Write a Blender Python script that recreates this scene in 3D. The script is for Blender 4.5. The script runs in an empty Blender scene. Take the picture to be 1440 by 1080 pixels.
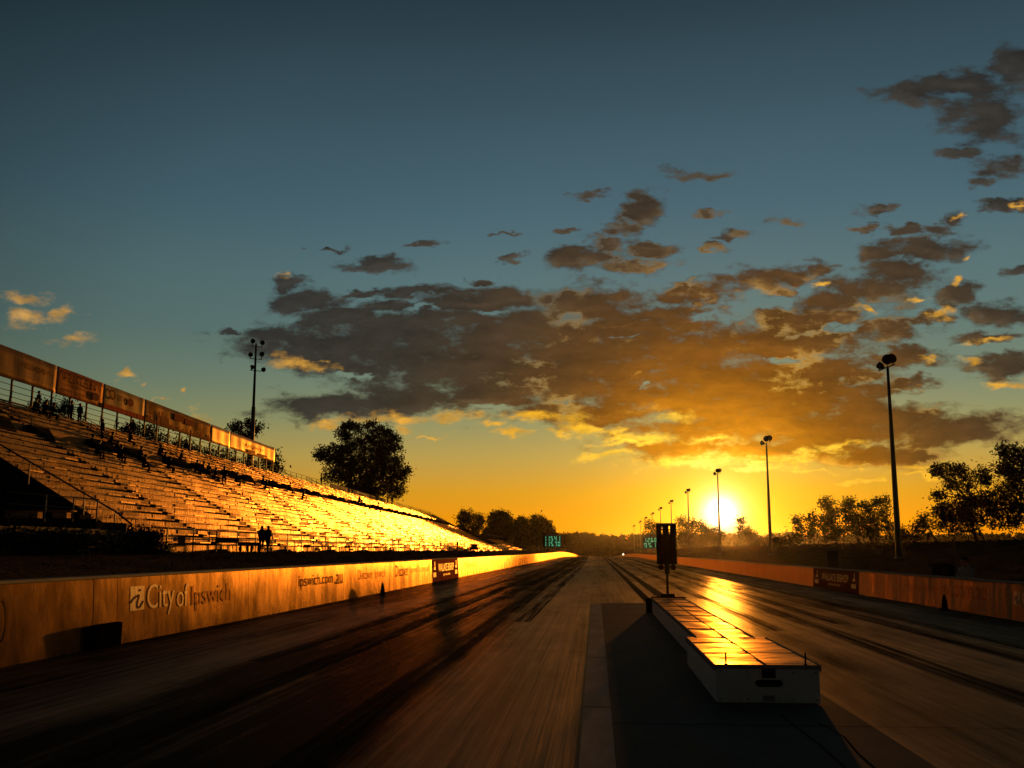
import bpy, bmesh, math, random
from mathutils import Vector, Matrix, Quaternion
from math import sin, cos, radians, pi, atan2, sqrt
random.seed(7)
scene = bpy.context.scene
COL = scene.collection

# ------------------------------------------------------------------ camera
F = 1424.0
CAMZ = 1.5
PITCH = math.atan(234 / F)
YAW = math.atan(118 / F * cos(PITCH))
fw = Vector((-sin(YAW) * cos(PITCH), cos(YAW) * cos(PITCH), sin(PITCH)))
rt = Vector((cos(YAW), sin(YAW), 0))
up = rt.cross(fw)
CAM = Vector((0, 0, CAMZ))
cam_d = bpy.data.cameras.new('camera')
cam_d.sensor_width = 36
cam_d.lens = F / 1440 * 36
cam_d.clip_start = 0.05
cam_d.clip_end = 12000
cam = bpy.data.objects.new('camera', cam_d)
COL.objects.link(cam)
cam.location = CAM
cam.rotation_euler = (pi / 2 + PITCH, 0, YAW)
scene.camera = cam

def ray(px, py):
    return (fw * F + rt * (px - 720) - up * (py - 540)).normalized()
def at_y(px, py, Y):
    d = ray(px, py); return CAM + d * (Y / d.y)
def uv_sky(px, py):
    d = ray(px, py); return d.x / d.y, d.z / d.y

def on_z(px, py, z):
    d = ray(px, py); return CAM + d * ((z - CAMZ) / d.z)
SUN = ray(1014, 721)

# ------------------------------------------------------------------ helpers
class MB:
    def __init__(s): s.v = []; s.f = []; s.m = []; s.cm = 0
    def quad(s, a, b, c, d):
        n = len(s.v); s.v += [tuple(a), tuple(b), tuple(c), tuple(d)]; s.f.append((n, n+1, n+2, n+3)); s.m.append(s.cm)
    def tri(s, a, b, c):
        n = len(s.v); s.v += [tuple(a), tuple(b), tuple(c)]; s.f.append((n, n+1, n+2)); s.m.append(s.cm)
    def hexa(s, p):     # 8 points: 4 bottom ccw, 4 top ccw
        n = len(s.v); s.v += [tuple(q) for q in p]
        for f in ((3,2,1,0),(4,5,6,7),(0,1,5,4),(1,2,6,5),(2,3,7,6),(3,0,4,7)):
            s.f.append(tuple(n+i for i in f)); s.m.append(s.cm)
    def box(s, x0, x1, y0, y1, z0, z1):
        s.hexa([(x0,y0,z0),(x1,y0,z0),(x1,y1,z0),(x0,y1,z0),(x0,y0,z1),(x1,y0,z1),(x1,y1,z1),(x0,y1,z1)])
    def obox(s, c, ax, ay, az, hx, hy, hz):
        c = Vector(c); X = Vector(ax)*hx; Y = Vector(ay)*hy; Z = Vector(az)*hz
        s.hexa([c-X-Y-Z, c+X-Y-Z, c+X+Y-Z, c-X+Y-Z, c-X-Y+Z, c+X-Y+Z, c+X+Y+Z, c-X+Y+Z])
    def tube(s, a, b, r0, r1=None, n=8, cap=True):
        a = Vector(a); b = Vector(b); r1 = r0 if r1 is None else r1
        d = (b - a); 
        if d.length < 1e-6: return
        d.normalize()
        t = Vector((0,0,1)) if abs(d.z) < .9 else Vector((1,0,0))
        u = d.cross(t).normalized(); w = d.cross(u)
        k = len(s.v)
        for i in range(n):
            q = 2*pi*i/n; o = u*cos(q) + w*sin(q)
            s.v.append(tuple(a + o*r0)); s.v.append(tuple(b + o*r1))
        for i in range(n):
            j = (i+1) % n
            s.f.append((k+2*i, k+2*i+1, k+2*j+1, k+2*j)); s.m.append(s.cm)
        if cap:
            s.f.append(tuple(k+2*i for i in range(n))); s.m.append(s.cm)
            s.f.append(tuple(k+2*i+1 for i in reversed(range(n)))); s.m.append(s.cm)
    def path(s, pts, r, n=6):
        for a, b in zip(pts, pts[1:]): s.tube(a, b, r, r, n)
    def lathe(s, c, ax, prof, n=16):
        c = Vector(c); ax = Vector(ax).normalized()
        t = Vector((0,0,1)) if abs(ax.z) < .9 else Vector((1,0,0))
        u = ax.cross(t).normalized(); w = ax.cross(u); k = len(s.v)
        for (h, r) in prof:
            for i in range(n):
                q = 2*pi*i/n
                s.v.append(tuple(c + ax*h + (u*cos(q)+w*sin(q))*max(r, .0005)))
        for j in range(len(prof)-1):
            for i in range(n):
                i2 = (i+1) % n
                s.f.append((k+j*n+i, k+j*n+i2, k+(j+1)*n+i2, k+(j+1)*n+i)); s.m.append(s.cm)
        s.f.append(tuple(k+i for i in reversed(range(n)))); s.m.append(s.cm)
        e = k+(len(prof)-1)*n
        s.f.append(tuple(e+i for i in range(n))); s.m.append(s.cm)
    def build(s, name, mat, parent=None, smooth=False, bevel=0):
        me = bpy.data.meshes.new(name); me.from_pydata(s.v, [], s.f)
        mats = mat if isinstance(mat, (list, tuple)) else [mat]
        for q in mats: me.materials.append(q)
        if len(mats) > 1: me.polygons.foreach_set('material_index', s.m)
        if smooth: me.polygons.foreach_set('use_smooth', [True]*len(s.f))
        me.update()
        o = bpy.data.objects.new(name, me); COL.objects.link(o)
        if parent:
            o.parent = parent
            o.matrix_parent_inverse = Matrix.Translation(parent.location).inverted() if parent.get('_w') else Matrix()
        if bevel:
            b = o.modifiers.new('bevel', 'BEVEL'); b.width = bevel; b.segments = 2; b.limit_method = 'ANGLE'
        return o

def tag(o, label=None, cat=None, group=None, kind=None):
    if label: o['label'] = label
    if cat: o['category'] = cat
    if group: o['group'] = group
    if kind: o['kind'] = kind
    return o
def thing(name, loc, label, cat, group=None, rz=0):
    o = bpy.data.objects.new(name, None); COL.objects.link(o)
    o.location = loc; o.rotation_euler = (0, 0, rz); o.empty_display_size = .3
    return tag(o, label, cat, group)
def wthing(name, loc, *a, **k):       # its parts are given in world coordinates
    o = thing(name, loc, *a, **k); o['_w'] = 1; return o
def copy_tree(o, parent=None):
    c = o.copy(); COL.objects.link(c)
    if parent: c.parent = parent
    for ch in list(o.children): copy_tree(ch, c)
    return c

# ------------------------------------------------------------------ materials
def lin(r, g, b):
    f = lambda c: (c/255/12.92) if c/255 <= .04045 else ((c/255+.055)/1.055)**2.4
    return (f(r), f(g), f(b), 1)
def mat(name, col, rough=.6, metal=0, spec=.5, noise=None, bump=None, var=.25):
    m = bpy.data.materials.new(name); m.use_nodes = True
    nt = m.node_tree; p = nt.nodes['Principled BSDF']
    p.inputs['Base Color'].default_value = (*col[:3], 1)
    p.inputs['Roughness'].default_value = rough
    p.inputs['Metallic'].default_value = metal
    p.inputs['Specular IOR Level'].default_value = spec
    L = nt.links
    tc = nt.nodes.new('ShaderNodeTexCoord')
    if noise:
        mp = nt.nodes.new('ShaderNodeMapping'); mp.inputs['Scale'].default_value = noise
        L.new(tc.outputs['Object'], mp.inputs[0])
        n = nt.nodes.new('ShaderNodeTexNoise'); n.inputs['Scale'].default_value = 1; n.inputs['Detail'].default_value = 6
        n.inputs['Roughness'].default_value = .65
        L.new(mp.outputs[0], n.inputs['Vector'])
        r = nt.nodes.new('ShaderNodeValToRGB')
        r.color_ramp.elements[0].position = .3; r.color_ramp.elements[1].position = .7
        r.color_ramp.elements[0].color = (*[c*(1-var) for c in col[:3]], 1)
        r.color_ramp.elements[1].color = (*[min(1, c*(1+var)) for c in col[:3]], 1)
        L.new(n.outputs[0], r.inputs[0]); L.new(r.outputs[0], p.inputs['Base Color'])
        rr = nt.nodes.new('ShaderNodeMapRange'); rr.inputs[1].default_value = .3; rr.inputs[2].default_value = .7
        rr.inputs[3].default_value = max(.05, rough*(1-.4*var*2)); rr.inputs[4].default_value = min(1, rough*(1+.3*var*2))
        L.new(n.outputs[0], rr.inputs[0]); L.new(rr.outputs[0], p.inputs['Roughness'])
    if bump:
        sc, st, di = bump
        mp = nt.nodes.new('ShaderNodeMapping'); mp.inputs['Scale'].default_value = sc
        L.new(tc.outputs['Object'], mp.inputs[0])
        n = nt.nodes.new('ShaderNodeTexNoise'); n.inputs['Scale'].default_value = 1; n.inputs['Detail'].default_value = 4
        L.new(mp.outputs[0], n.inputs['Vector'])
        b = nt.nodes.new('ShaderNodeBump'); b.inputs['Strength'].default_value = st; b.inputs['Distance'].default_value = di
        L.new(n.outputs[0], b.inputs['Height']); L.new(b.outputs[0], p.inputs['Normal'])
    return m
def emis(name, col, s):
    m = bpy.data.materials.new(name); m.use_nodes = True
    p = m.node_tree.nodes['Principled BSDF']
    p.inputs['Base Color'].default_value = (.01, .01, .01, 1)
    p.inputs['Emission Color'].default_value = (*col, 1); p.inputs['Emission Strength'].default_value = s
    return m

def matte(m, gcol, fac, power=0, base=.0):
    """weathered finish: diffuse plus subdued sheen; warm tints put sunset light into the colour"""
    nt = m.node_tree; N = nt.nodes; L = nt.links; p = N['Principled BSDF']
    d = N.new('ShaderNodeBsdfDiffuse'); g = N.new('ShaderNodeBsdfGlossy'); x = N.new('ShaderNodeMixShader')
    def cp(a, b):
        if p.inputs[a].is_linked: L.new(p.inputs[a].links[0].from_socket, b)
        elif a != 'Normal': b.default_value = p.inputs[a].default_value
    cp('Base Color', d.inputs['Color']); cp('Roughness', g.inputs['Roughness']); cp('Normal', d.inputs['Normal']); cp('Normal', g.inputs['Normal'])
    g.inputs['Color'].default_value = (*gcol, 1); x.inputs[0].default_value = fac
    if power:
        lw = N.new('ShaderNodeLayerWeight'); lw.inputs['Blend'].default_value = .5
        q = N.new('ShaderNodeMath'); q.operation = 'POWER'; q.inputs[1].default_value = power; L.new(lw.outputs['Facing'], q.inputs[0])
        q2 = N.new('ShaderNodeMath'); q2.operation = 'MULTIPLY_ADD'; L.new(q.outputs[0], q2.inputs[0]); q2.inputs[1].default_value = fac; q2.inputs[2].default_value = base
        L.new(q2.outputs[0], x.inputs[0])
    L.new(d.outputs[0], x.inputs[1]); L.new(g.outputs[0], x.inputs[2]); L.new(x.outputs[0], N['Material Output'].inputs['Surface']); N.remove(p)
    return m
M = {}
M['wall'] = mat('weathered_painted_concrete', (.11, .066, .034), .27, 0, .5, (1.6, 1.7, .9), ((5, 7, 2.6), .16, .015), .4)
M['wall_right'] = mat('painted_concrete_shade_side', (.38, .27, .14), .45, 0, .16, (.6, 3, .45), ((3, 10, 2.2), .2, .02), .4)  # same barrier paint, recoloured to carry the light of its sunless side
M['wall_red'] = mat('maroon_board_paint', (.06, .008, .006), .5, 0, .05, (1, 3, 1), ((3, 12, 3), .4, .02), .2)
M['coping'] = mat('worn_concrete_coping', (.30, .28, .25), .6, 0, .4, (2, 3, 2), None, .2)
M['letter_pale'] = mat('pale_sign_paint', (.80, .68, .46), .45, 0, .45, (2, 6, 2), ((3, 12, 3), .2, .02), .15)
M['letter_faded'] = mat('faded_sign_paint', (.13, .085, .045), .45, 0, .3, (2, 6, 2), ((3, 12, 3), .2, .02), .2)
M['letter_dark'] = mat('dark_sign_paint', (.06, .036, .018), .5, 0, .12, (2, 6, 2), None, .2)
M['alu'] = mat('weathered_aluminium', (.26, .19, .12), .31, .4, .5, (1.3, 1.1, 5), ((2, 6, 1.5), .4, .03), .4)
M['deck'] = mat('grandstand_deck_boards', (.12, .10, .075), .5, .1, .3, (1, 2, 3), ((3, 8, 2), .3, .02), .35)
M['dark_steel'] = mat('dark_galvanised_steel', (.06, .06, .06), .5, .6, .4, (4, 4, 4), None, .2)
M['pole'] = mat('weathered_steel_pole', (.09, .09, .085), .5, .5, .4, (3, 3, 1), None, .2)
M['black'] = mat('black_painted_metal', (.012, .012, .012), .55, 0, 0, (6, 6, 6), None, .3)
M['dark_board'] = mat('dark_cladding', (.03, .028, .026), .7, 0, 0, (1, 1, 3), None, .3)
M['leaf'] = mat('eucalyptus_leaf', (.04, .046, .022), .7, 0, 0)
M['leaf2'] = mat('dark_leaf', (.028, .033, .017), .7, 0, 0)
M['bark'] = mat('grey_brown_bark', (.12, .09, .065), .85, 0, .2, (3, 3, .6), None, .3)
M['white_paint'] = mat('scuffed_white_paint', (.82, .81, .78), .5, 0, .1, (3, 3, 4), None, .12)
M['sheet'] = mat('buckled_painted_sheet', (.42, .33, .22), .36, .1, .5, (2, 3, 2), ((1.6, 3.2, 1), .3, .04), .3)
M['glass_amber'] = mat('unlit_amber_lens', (.02, .006, .002), .15, 0, .6)
M['lens_red'] = mat('dark_red_lens', (.02, .004, .003), .2, 0, .6)
M['green_led'] = emis('green_lit_digits', (.10, .85, .45), .6)
M['white_led'] = emis('white_indicator_light', (1, .95, .8), 4)
M['skin'] = mat('skin', (.30, .17, .11), .5)
M['hair'] = mat('dark_hair', (.015, .011, .008), .6, 0, 0)
M['shirt_blue'] = mat('blue_grey_cloth', (.10, .14, .18), .85, 0, 0, (9, 9, 9), None, .15)
M['shirt_dark'] = mat('dark_cloth', (.008, .008, .009), .85, 0, 0, (9, 9, 9), None, .2)
M['shirt_pale'] = mat('pale_grey_cloth', (.38, .40, .40), .85, 0, 0, (9, 9, 9), None, .15)
M['vest_green'] = mat('dark_green_vest_cloth', (.02, .07, .05), .8, 0, 0, (9, 9, 9), None, .2)
M['trousers'] = mat('dark_trousers_cloth', (.008, .008, .010), .85, 0, 0, (9, 9, 9), None, .2)
M['banner_a'] = mat('banner_cloth_brown', (.30, .20, .11), .46, 0, .22, (1, .9, .3), ((1, 2.6, .9), .22, .05), .3)
M['banner_b'] = mat('banner_cloth_orange', (.52, .19, .06), .46, 0, .22, (1, .9, .3), ((1, 2.6, .9), .22, .05), .25)
M['banner_c'] = mat('banner_cloth_cream', (.62, .48, .22), .46, 0, .22, (1, .9, .3), ((1, 3, .9), .22, .05), .3)
M['banner_d'] = mat('banner_cloth_ochre', (.46, .27, .09), .46, 0, .22, (1, .9, .3), ((1, 2, .9), .22, .05), .2)
M['banner_e'] = mat('banner_cloth_plain_yellow', (.9, .66, .25), .46, 0, .22, (1, .9, .3), ((1, 1, .6), .22, .05), .1)
M['banner_f'] = mat('banner_cloth_creased', (.72, .48, .17), .46, 0, .22, (1, 3, .7), ((1, 5, 1.2), .22, .05), .3)
M['banner_red'] = mat('banner_red_strip', (.42, .06, .03), .55, 0, .4, (1, 2, 1), ((1, 2.6, .9), .5, .1), .2)
M['banner_dark'] = mat('banner_dark_print', (.09, .045, .022), .5, 0, .12)
M['banner_purple'] = mat('banner_dark_red_print', (.13, .03, .03), .5, 0, .12)
M['banner_brown'] = mat('banner_brown_print', (.19, .10, .035), .5, 0, .12)
M['screen'] = mat('dark_red_shade_cloth', (.06, .018, .014), .8, 0, .2, (1, 1, 1), None, .2)
M['rubbish'] = mat('dark_plastic', (.02, .02, .022), .6, 0, 0)
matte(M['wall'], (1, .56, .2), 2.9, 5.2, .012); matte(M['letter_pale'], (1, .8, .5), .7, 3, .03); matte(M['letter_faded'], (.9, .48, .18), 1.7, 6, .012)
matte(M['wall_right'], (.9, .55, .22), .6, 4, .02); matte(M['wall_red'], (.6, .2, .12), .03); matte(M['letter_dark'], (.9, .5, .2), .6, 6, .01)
matte(M['alu'], (1, .64, .36), .95, 4.5, .02); matte(M['deck'], (.9, .6, .35), .08); matte(M['sheet'], (1, .60, .26), .46, 4, .02)
for k in 'abcd': matte(M['banner_'+k], (.9, .6, .3), .05)
for k in 'ef': matte(M['banner_'+k], (1, .66, .3), .45)
for k in ('red', 'dark', 'purple', 'brown'): matte(M['banner_'+k], (.9, .5, .3), .03)
matte(M['glass_amber'], (.9, .4, .1), .03); matte(M['lens_red'], (.9, .3, .1), .02)
matte(M['coping'], (.8, .8, .75), .05)
# leaves vary from leaf to leaf
for k in ('leaf', 'leaf2'):
    nt = M[k].node_tree; p = nt.nodes['Principled BSDF']
    g = nt.nodes.new('ShaderNodeNewGeometry'); h = nt.nodes.new('ShaderNodeHueSaturation')
    h.inputs['Color'].default_value = p.inputs['Base Color'].default_value[:]
    mr = nt.nodes.new('ShaderNodeMapRange'); mr.inputs[3].default_value = .5; mr.inputs[4].default_value = 1.7
    nt.links.new(g.outputs['Random Per Island'], mr.inputs[0]); nt.links.new(mr.outputs[0], h.inputs['Value'])
    nt.links.new(h.outputs[0], p.inputs['Base Color'])

# ------------------------------------------------------------------ track and ground
def zt(y):      # long profile of the strip: level, then over a crest and down
    if y <= 225: return 0.0
    if y <= 300: return -0.34*((y-225)/75)**1.6
    if y <= 550: return -0.34 - 2.4*((y-300)/250)**1.1
    if y <= 900: return -2.74 - 4.0*(y-550)/350
    return -6.74
def sm(a, b, x):
    t = min(1, max(0, (x-a)/(b-a))); return t*t*(3-2*t)
def zg(x, y):
    z = zt(y)
    if x > 9.3:
        k = sm(9.5, 21, x)
        b = .9*sm(10, 20, x) + 1.55*sm(18, 33, x) + .5*sm(60, 140, x)
        b += (.12*sin(y*.021+x*.05) + .10*sin(y*.043+1.3))*sm(22, 34, x)
        z = z*(1-k) + b
    elif x < -8.1:
        k = sm(8.2, 21, -x)
        z = z*(1-k) + 1.42*sm(8.4, 19.5, -x)
    return z
def grid(xs, ys, zf):
    m = MB(); W = len(xs)
    for y in ys:
        for x in xs: m.v.append((x, y, zf(x, y)))
    for j in range(len(ys)-1):
        for i in range(W-1):
            a = j*W+i; m.f.append((a, a+1, a+W+1, a+W)); m.m.append(0)
    return m
ys = [-60, -20, 0] + list(range(10, 230, 20)) + list(range(230, 620, 12)) + [660, 720, 800, 900, 1100, 1500, 2200, 3500, 6000]
xs = [-4000, -1500, -600, -300, -150, -90, -60, -40, -30, -23, -19.5, -17, -14, -11, -9.5, -8.4, -8.0, -7.6, 0, 8.9, 9.3, 9.6, 11, 13, 15, 18, 20, 22, 25, 28, 30, 32, 34, 38, 45, 60, 80, 110, 150, 300, 600, 1500, 4000]
M['soil'] = mat('dry_grass_ground', (.12, .08, .04), .95, 0, 0, (.35, .35, .35), ((2.5, 2.5, 2.5), .5, .08), .45)
g = grid(xs, ys, lambda x, y: zg(x, y) - .02).build('ground', M['soil'], smooth=True); tag(g, kind='structure')

# racing surface: rubbered lanes in long streaks
def track_mat():
    m = bpy.data.materials.new('rubbered_track'); m.use_nodes = True
    nt = m.node_tree; N = nt.nodes; L = nt.links; p = N['Principled BSDF']
    tc = N.new('ShaderNodeTexCoord'); sep = N.new('ShaderNodeSeparateXYZ'); L.new(tc.outputs['Object'], sep.inputs[0])
    def noise(sc, det, ro=.6):
        mp = N.new('ShaderNodeMapping'); mp.inputs['Scale'].default_value = sc
        L.new(tc.outputs['Object'], mp.inputs[0])
        n = N.new('ShaderNodeTexNoise'); n.inputs['Scale'].default_value = 1; n.inputs['Detail'].default_value = det
        n.inputs['Roughness'].default_value = ro
        L.new(mp.outputs[0], n.inputs['Vector']); return n.outputs[0]
    def math_(op, a, b, c=None):
        n = N.new('ShaderNodeMath'); n.operation = op
        for i, q in enumerate((a, b, c)):
            if q is None: continue
            if isinstance(q, (int, float)): n.inputs[i].default_value = q
            else: L.new(q, n.inputs[i])
        return n.outputs[0]
    # lateral position, wavering a little along the strip
    wav = noise((.0, .03, 0), 2)
    streak = noise((2.2, .022, 1), 6, .7)
    fine = noise((9, .08, 1), 5, .7)
    patch = noise((.35, .05, 1), 4)
    grain = noise((14, 8, 1), 6, .75)
    blot = noise((1.1, .22, 1), 6, .68)
    x = math_('ADD', sep.outputs[0], math_('MULTIPLY', math_('SUBTRACT', wav, .5), .9))
    x = math_('ADD', x, math_('MULTIPLY', math_('SUBTRACT', streak, .5), 1.1))
    # rubber amount across the strip
    r = N.new('ShaderNodeValToRGB'); cr = r.color_ramp; cr.interpolation = 'EASE'
    u = math_('DIVIDE', math_('ADD', x, 8.0), 17.4)
    L.new(u, r.inputs[0])
    stops = [(-7.7, .92), (-6.3, .74), (-5.2, .48), (-4.5, .95), (-2.1, .92), (-1.5, .25), (-.6, .22), (.3, .40), (1.0, .55), (1.7, .8), (2.4, .35), (3.3, .6), (4.2, .95), (6.2, .9), (7.0, .45), (7.8, .35), (9.1, .65)]
    for i, (px, v) in enumerate(stops):
        e = cr.elements[i] if i < 2 else cr.elements.new(.5)
        e.position = (px+8)/17.4; e.color = (v, v, v, 1)
    rub = math_('ADD', r.outputs[0], math_('MULTIPLY', math_('SUBTRACT', fine, .5), .95))
    rub = math_('ADD', rub, math_('MULTIPLY', math_('SUBTRACT', blot, .5), 1.1))
    rub = math_('ADD', rub, math_('MULTIPLY', math_('SUBTRACT', patch, .5), 1.1))
    mr = N.new('ShaderNodeClamp'); L.new(rub, mr.inputs[0]); rub = mr.outputs[0]
    mx = N.new('ShaderNodeMix'); mx.data_type = 'RGBA'
    L.new(rub, mx.inputs['Factor']); mx.inputs['A'].default_value = (.15, .125, .095, 1); mx.inputs['B'].default_value = (.016, .015, .014, 1)
    mg = N.new('ShaderNodeMix'); mg.data_type = 'RGBA'; mg.blend_type = 'MULTIPLY'; mg.inputs['Factor'].default_value = .75
    L.new(mx.outputs['Result'], mg.inputs['A']); L.new(grain, mg.inputs['B'])
    df = N.new('ShaderNodeBsdfDiffuse'); gl = N.new('ShaderNodeBsdfGlossy'); gl.inputs['Color'].default_value = (.92, .74, .5, 1); ms = N.new('ShaderNodeMixShader')
    L.new(mg.outputs['Result'], df.inputs['Color'])
    ro = N.new('ShaderNodeMapRange'); ro.inputs[3].default_value = .29; ro.inputs[4].default_value = .26
    L.new(rub, ro.inputs[0])
    ro2 = math_('ADD', ro.outputs[0], math_('MULTIPLY', math_('SUBTRACT', streak, .5), .12))
    L.new(ro2, gl.inputs['Roughness'])
    lw = N.new('ShaderNodeLayerWeight'); lw.inputs['Blend'].default_value = .5
    sp = N.new('ShaderNodeMapRange'); sp.inputs[3].default_value = .27; sp.inputs[4].default_value = .04
    L.new(rub, sp.inputs[0])
    fac = math_('ADD', math_('MULTIPLY', math_('POWER', lw.outputs['Facing'], 7.0), sp.outputs[0]), .004)
    L.new(fac, ms.inputs[0]); L.new(df.outputs[0], ms.inputs[1]); L.new(gl.outputs[0], ms.inputs[2])
    g2 = N.new('ShaderNodeBsdfGlossy'); g2.inputs['Color'].default_value = (.90, .66, .40, 1); g2.inputs['Roughness'].default_value = .74
    m2 = N.new('ShaderNodeMixShader')
    f2 = math_('MULTIPLY', math_('POWER', lw.outputs['Facing'], 4.0), math_('MULTIPLY', math_('POWER', math_('SUBTRACT', 1.04, rub), 1.5), .56))
    L.new(f2, m2.inputs[0]); L.new(ms.outputs[0], m2.inputs[1]); L.new(g2.outputs[0], m2.inputs[2])
    L.new(m2.outputs[0], N['Material Output'].inputs['Surface'])
    L.new(rub, sp.inputs[0]); L.new(sp.outputs[0], p.inputs['Specular IOR Level'])
    b = N.new('ShaderNodeBump'); b.inputs['Strength'].default_value = .42; b.inputs['Distance'].default_value = .022
    bh = math_('ADD', math_('MULTIPLY', grain, .16), math_('MULTIPLY', fine, 1.6))
    L.new(bh, b.inputs['Height']); L.new(b.outputs[0], df.inputs['Normal']); L.new(b.outputs[0], gl.inputs['Normal']); L.new(b.outputs[0], g2.inputs['Normal'])
    N.remove(p)
    return m
M['track'] = track_mat()
tys = [-40, -10] + list(range(0, 230, 10)) + list(range(230, 640, 8)) + [700, 800, 900]
t = grid([-7.72, -4, 0, 4, 9.03], tys, lambda x, y: zt(y)).build('track', M['track'], smooth=True); tag(t, kind='structure')
M['pad'] = mat('dark_launch_pad_concrete', (.17, .148, .12), .6, 0, .18, (1.2, .6, 1), ((9, 9, 9), .12, .006), .4)
pad = MB()
pad.box(.13, 2.35, -6, 29.8, -.01, .006)
tag(pad.build('launch_pad', M['pad']), kind='structure')
matte(M['pad'], (1, .85, .6), .13, 7, .004)
M['strip'] = mat('worn_pale_concrete', (.45, .41, .34), .6, 0, .2, (3, .8, 1), ((8, 8, 8), .12, .006), .4)
matte(M['strip'], (1, .85, .6), .2, 7, .004)
st = MB()
y = 3.0
for L_ in (7.2, 4.6, 7.4, 7.2):
    st.box(-.14, .122, y, y+L_-.05, -.01, .010); y += L_
tag(st.build('kerb_strip', M['strip']), kind='structure')
st = MB(); st.box(.13, 1.6, 29.83, 30.0, -.01, .008)
tag(st.build('pad_joint', M['strip']), kind='structure')
M['crack'] = mat('filled_crack', (.004, .004, .004), .9, 0, 0)
cr_ = MB()
for pts in (((1096, 1004), (1118, 1022), (1150, 1046), (1172, 1066), (1192, 1084)), ((1150, 1016), (1186, 1036), (1206, 1060), (1236, 1086))):
    q = [on_z(a, b, .009) for a, b in pts]
    for a, b in zip(q, q[1:]): cr_.quad(a, a+Vector((.014, 0, 0)), b+Vector((.014, 0, 0)), b)
for y_, x0_, x1_ in ((9.25, .14, 6.5), (15.6, -7, -.2), (27.2, -7, -.2), (21.3, .14, 1.3)): cr_.quad((x0_, y_, .0095), (x1_, y_, .0095), (x1_, y_+.018, .0095), (x0_, y_+.018, .0095))
tag(cr_.build('track_crack', M['crack']), kind='structure')
def tyre_mat():
    m = mat('burnt_rubber', (.006, .006, .006), .4, 0, 0); nt = m.node_tree; N = nt.nodes; L = nt.links
    matte(m, (.9, .7, .5), .05, 8, .003)
    surf = N['Material Output'].inputs['Surface'].links[0].from_socket
    tc = N.new('ShaderNodeTexCoord'); mp = N.new('ShaderNodeMapping'); mp.inputs['Scale'].default_value = (9, .14, 1); L.new(tc.outputs['Object'], mp.inputs[0])
    n = N.new('ShaderNodeTexNoise'); n.inputs['Scale'].default_value = 1; n.inputs['Detail'].default_value = 6; n.inputs['Roughness'].default_value = .7; L.new(mp.outputs[0], n.inputs['Vector'])
    r = N.new('ShaderNodeMapRange'); r.inputs[1].default_value = .40; r.inputs[2].default_value = .62; L.new(n.outputs[0], r.inputs[0])
    t = N.new('ShaderNodeBsdfTransparent'); x = N.new('ShaderNodeMixShader'); L.new(r.outputs[0], x.inputs[0]); L.new(t.outputs[0], x.inputs[1]); L.new(surf, x.inputs[2]); L.new(x.outputs[0], N['Material Output'].inputs['Surface'])
    return m
M['tyre'] = tyre_mat(); random.seed(41)
tm = MB(); lay = 0
for x0, y0, y1, wd in ((-3.9, 6, 120, .42), (-2.3, 6, 130, .42), (-3.3, 20, 220, .34), (-1.75, 22, 220, .34), (-4.8, 14, 90, .3), (-3.2, 45, 180, .5),
                       (4.1, 8, 150, .42), (5.7, 8, 150, .42), (3.2, 20, 210, .36), (4.9, 22, 210, .36), (6.5, 12, 100, .3), (5.3, 40, 200, .5), (7.2, 30, 140, .25)):
    lay += 1; z_ = .0035 + .00025*lay; ph = random.uniform(0, 6); a_ = random.uniform(.08, .3); f_ = random.uniform(.02, .05); dr = random.uniform(-.002, .002)
    X_ = lambda y: x0 + a_*sin(ph+y*f_) - a_*sin(ph+y0*f_) + dr*(y-y0)
    k = 40
    for i in range(k):
        a = y0+(y1-y0)*i/k; b = y0+(y1-y0)*(i+1)/k
        tm.quad((X_(a), a, zt(a)+z_), (X_(a)+wd, a, zt(a)+z_), (X_(b)+wd, b, zt(b)+z_), (X_(b), b, zt(b)+z_))
tag(tm.build('tyre_marks', M['tyre']), kind='structure')
# two dark rubber seams running away between the lanes
seam = MB()
M['seam'] = mat('tar_seam', (.016, .014, .012), .45, 0, 0, (6, .3, 1), None, .6)
matte(M['seam'], (.9, .75, .5), .05, 8, .003)
for x0, w in ((1.42, .26), (1.98, .34)):
    yy = [30.3, 60, 100, 150, 200, 225, 240, 260, 280, 300]
    for a, b in zip(yy, yy[1:]):
        seam.quad((x0, a, zt(a)+.008), (x0+w, a, zt(a)+.008), (x0+w, b, zt(b)+.008), (x0, b, zt(b)+.008))
tag(seam.build('road_marking', M['seam']), kind='structure')

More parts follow.
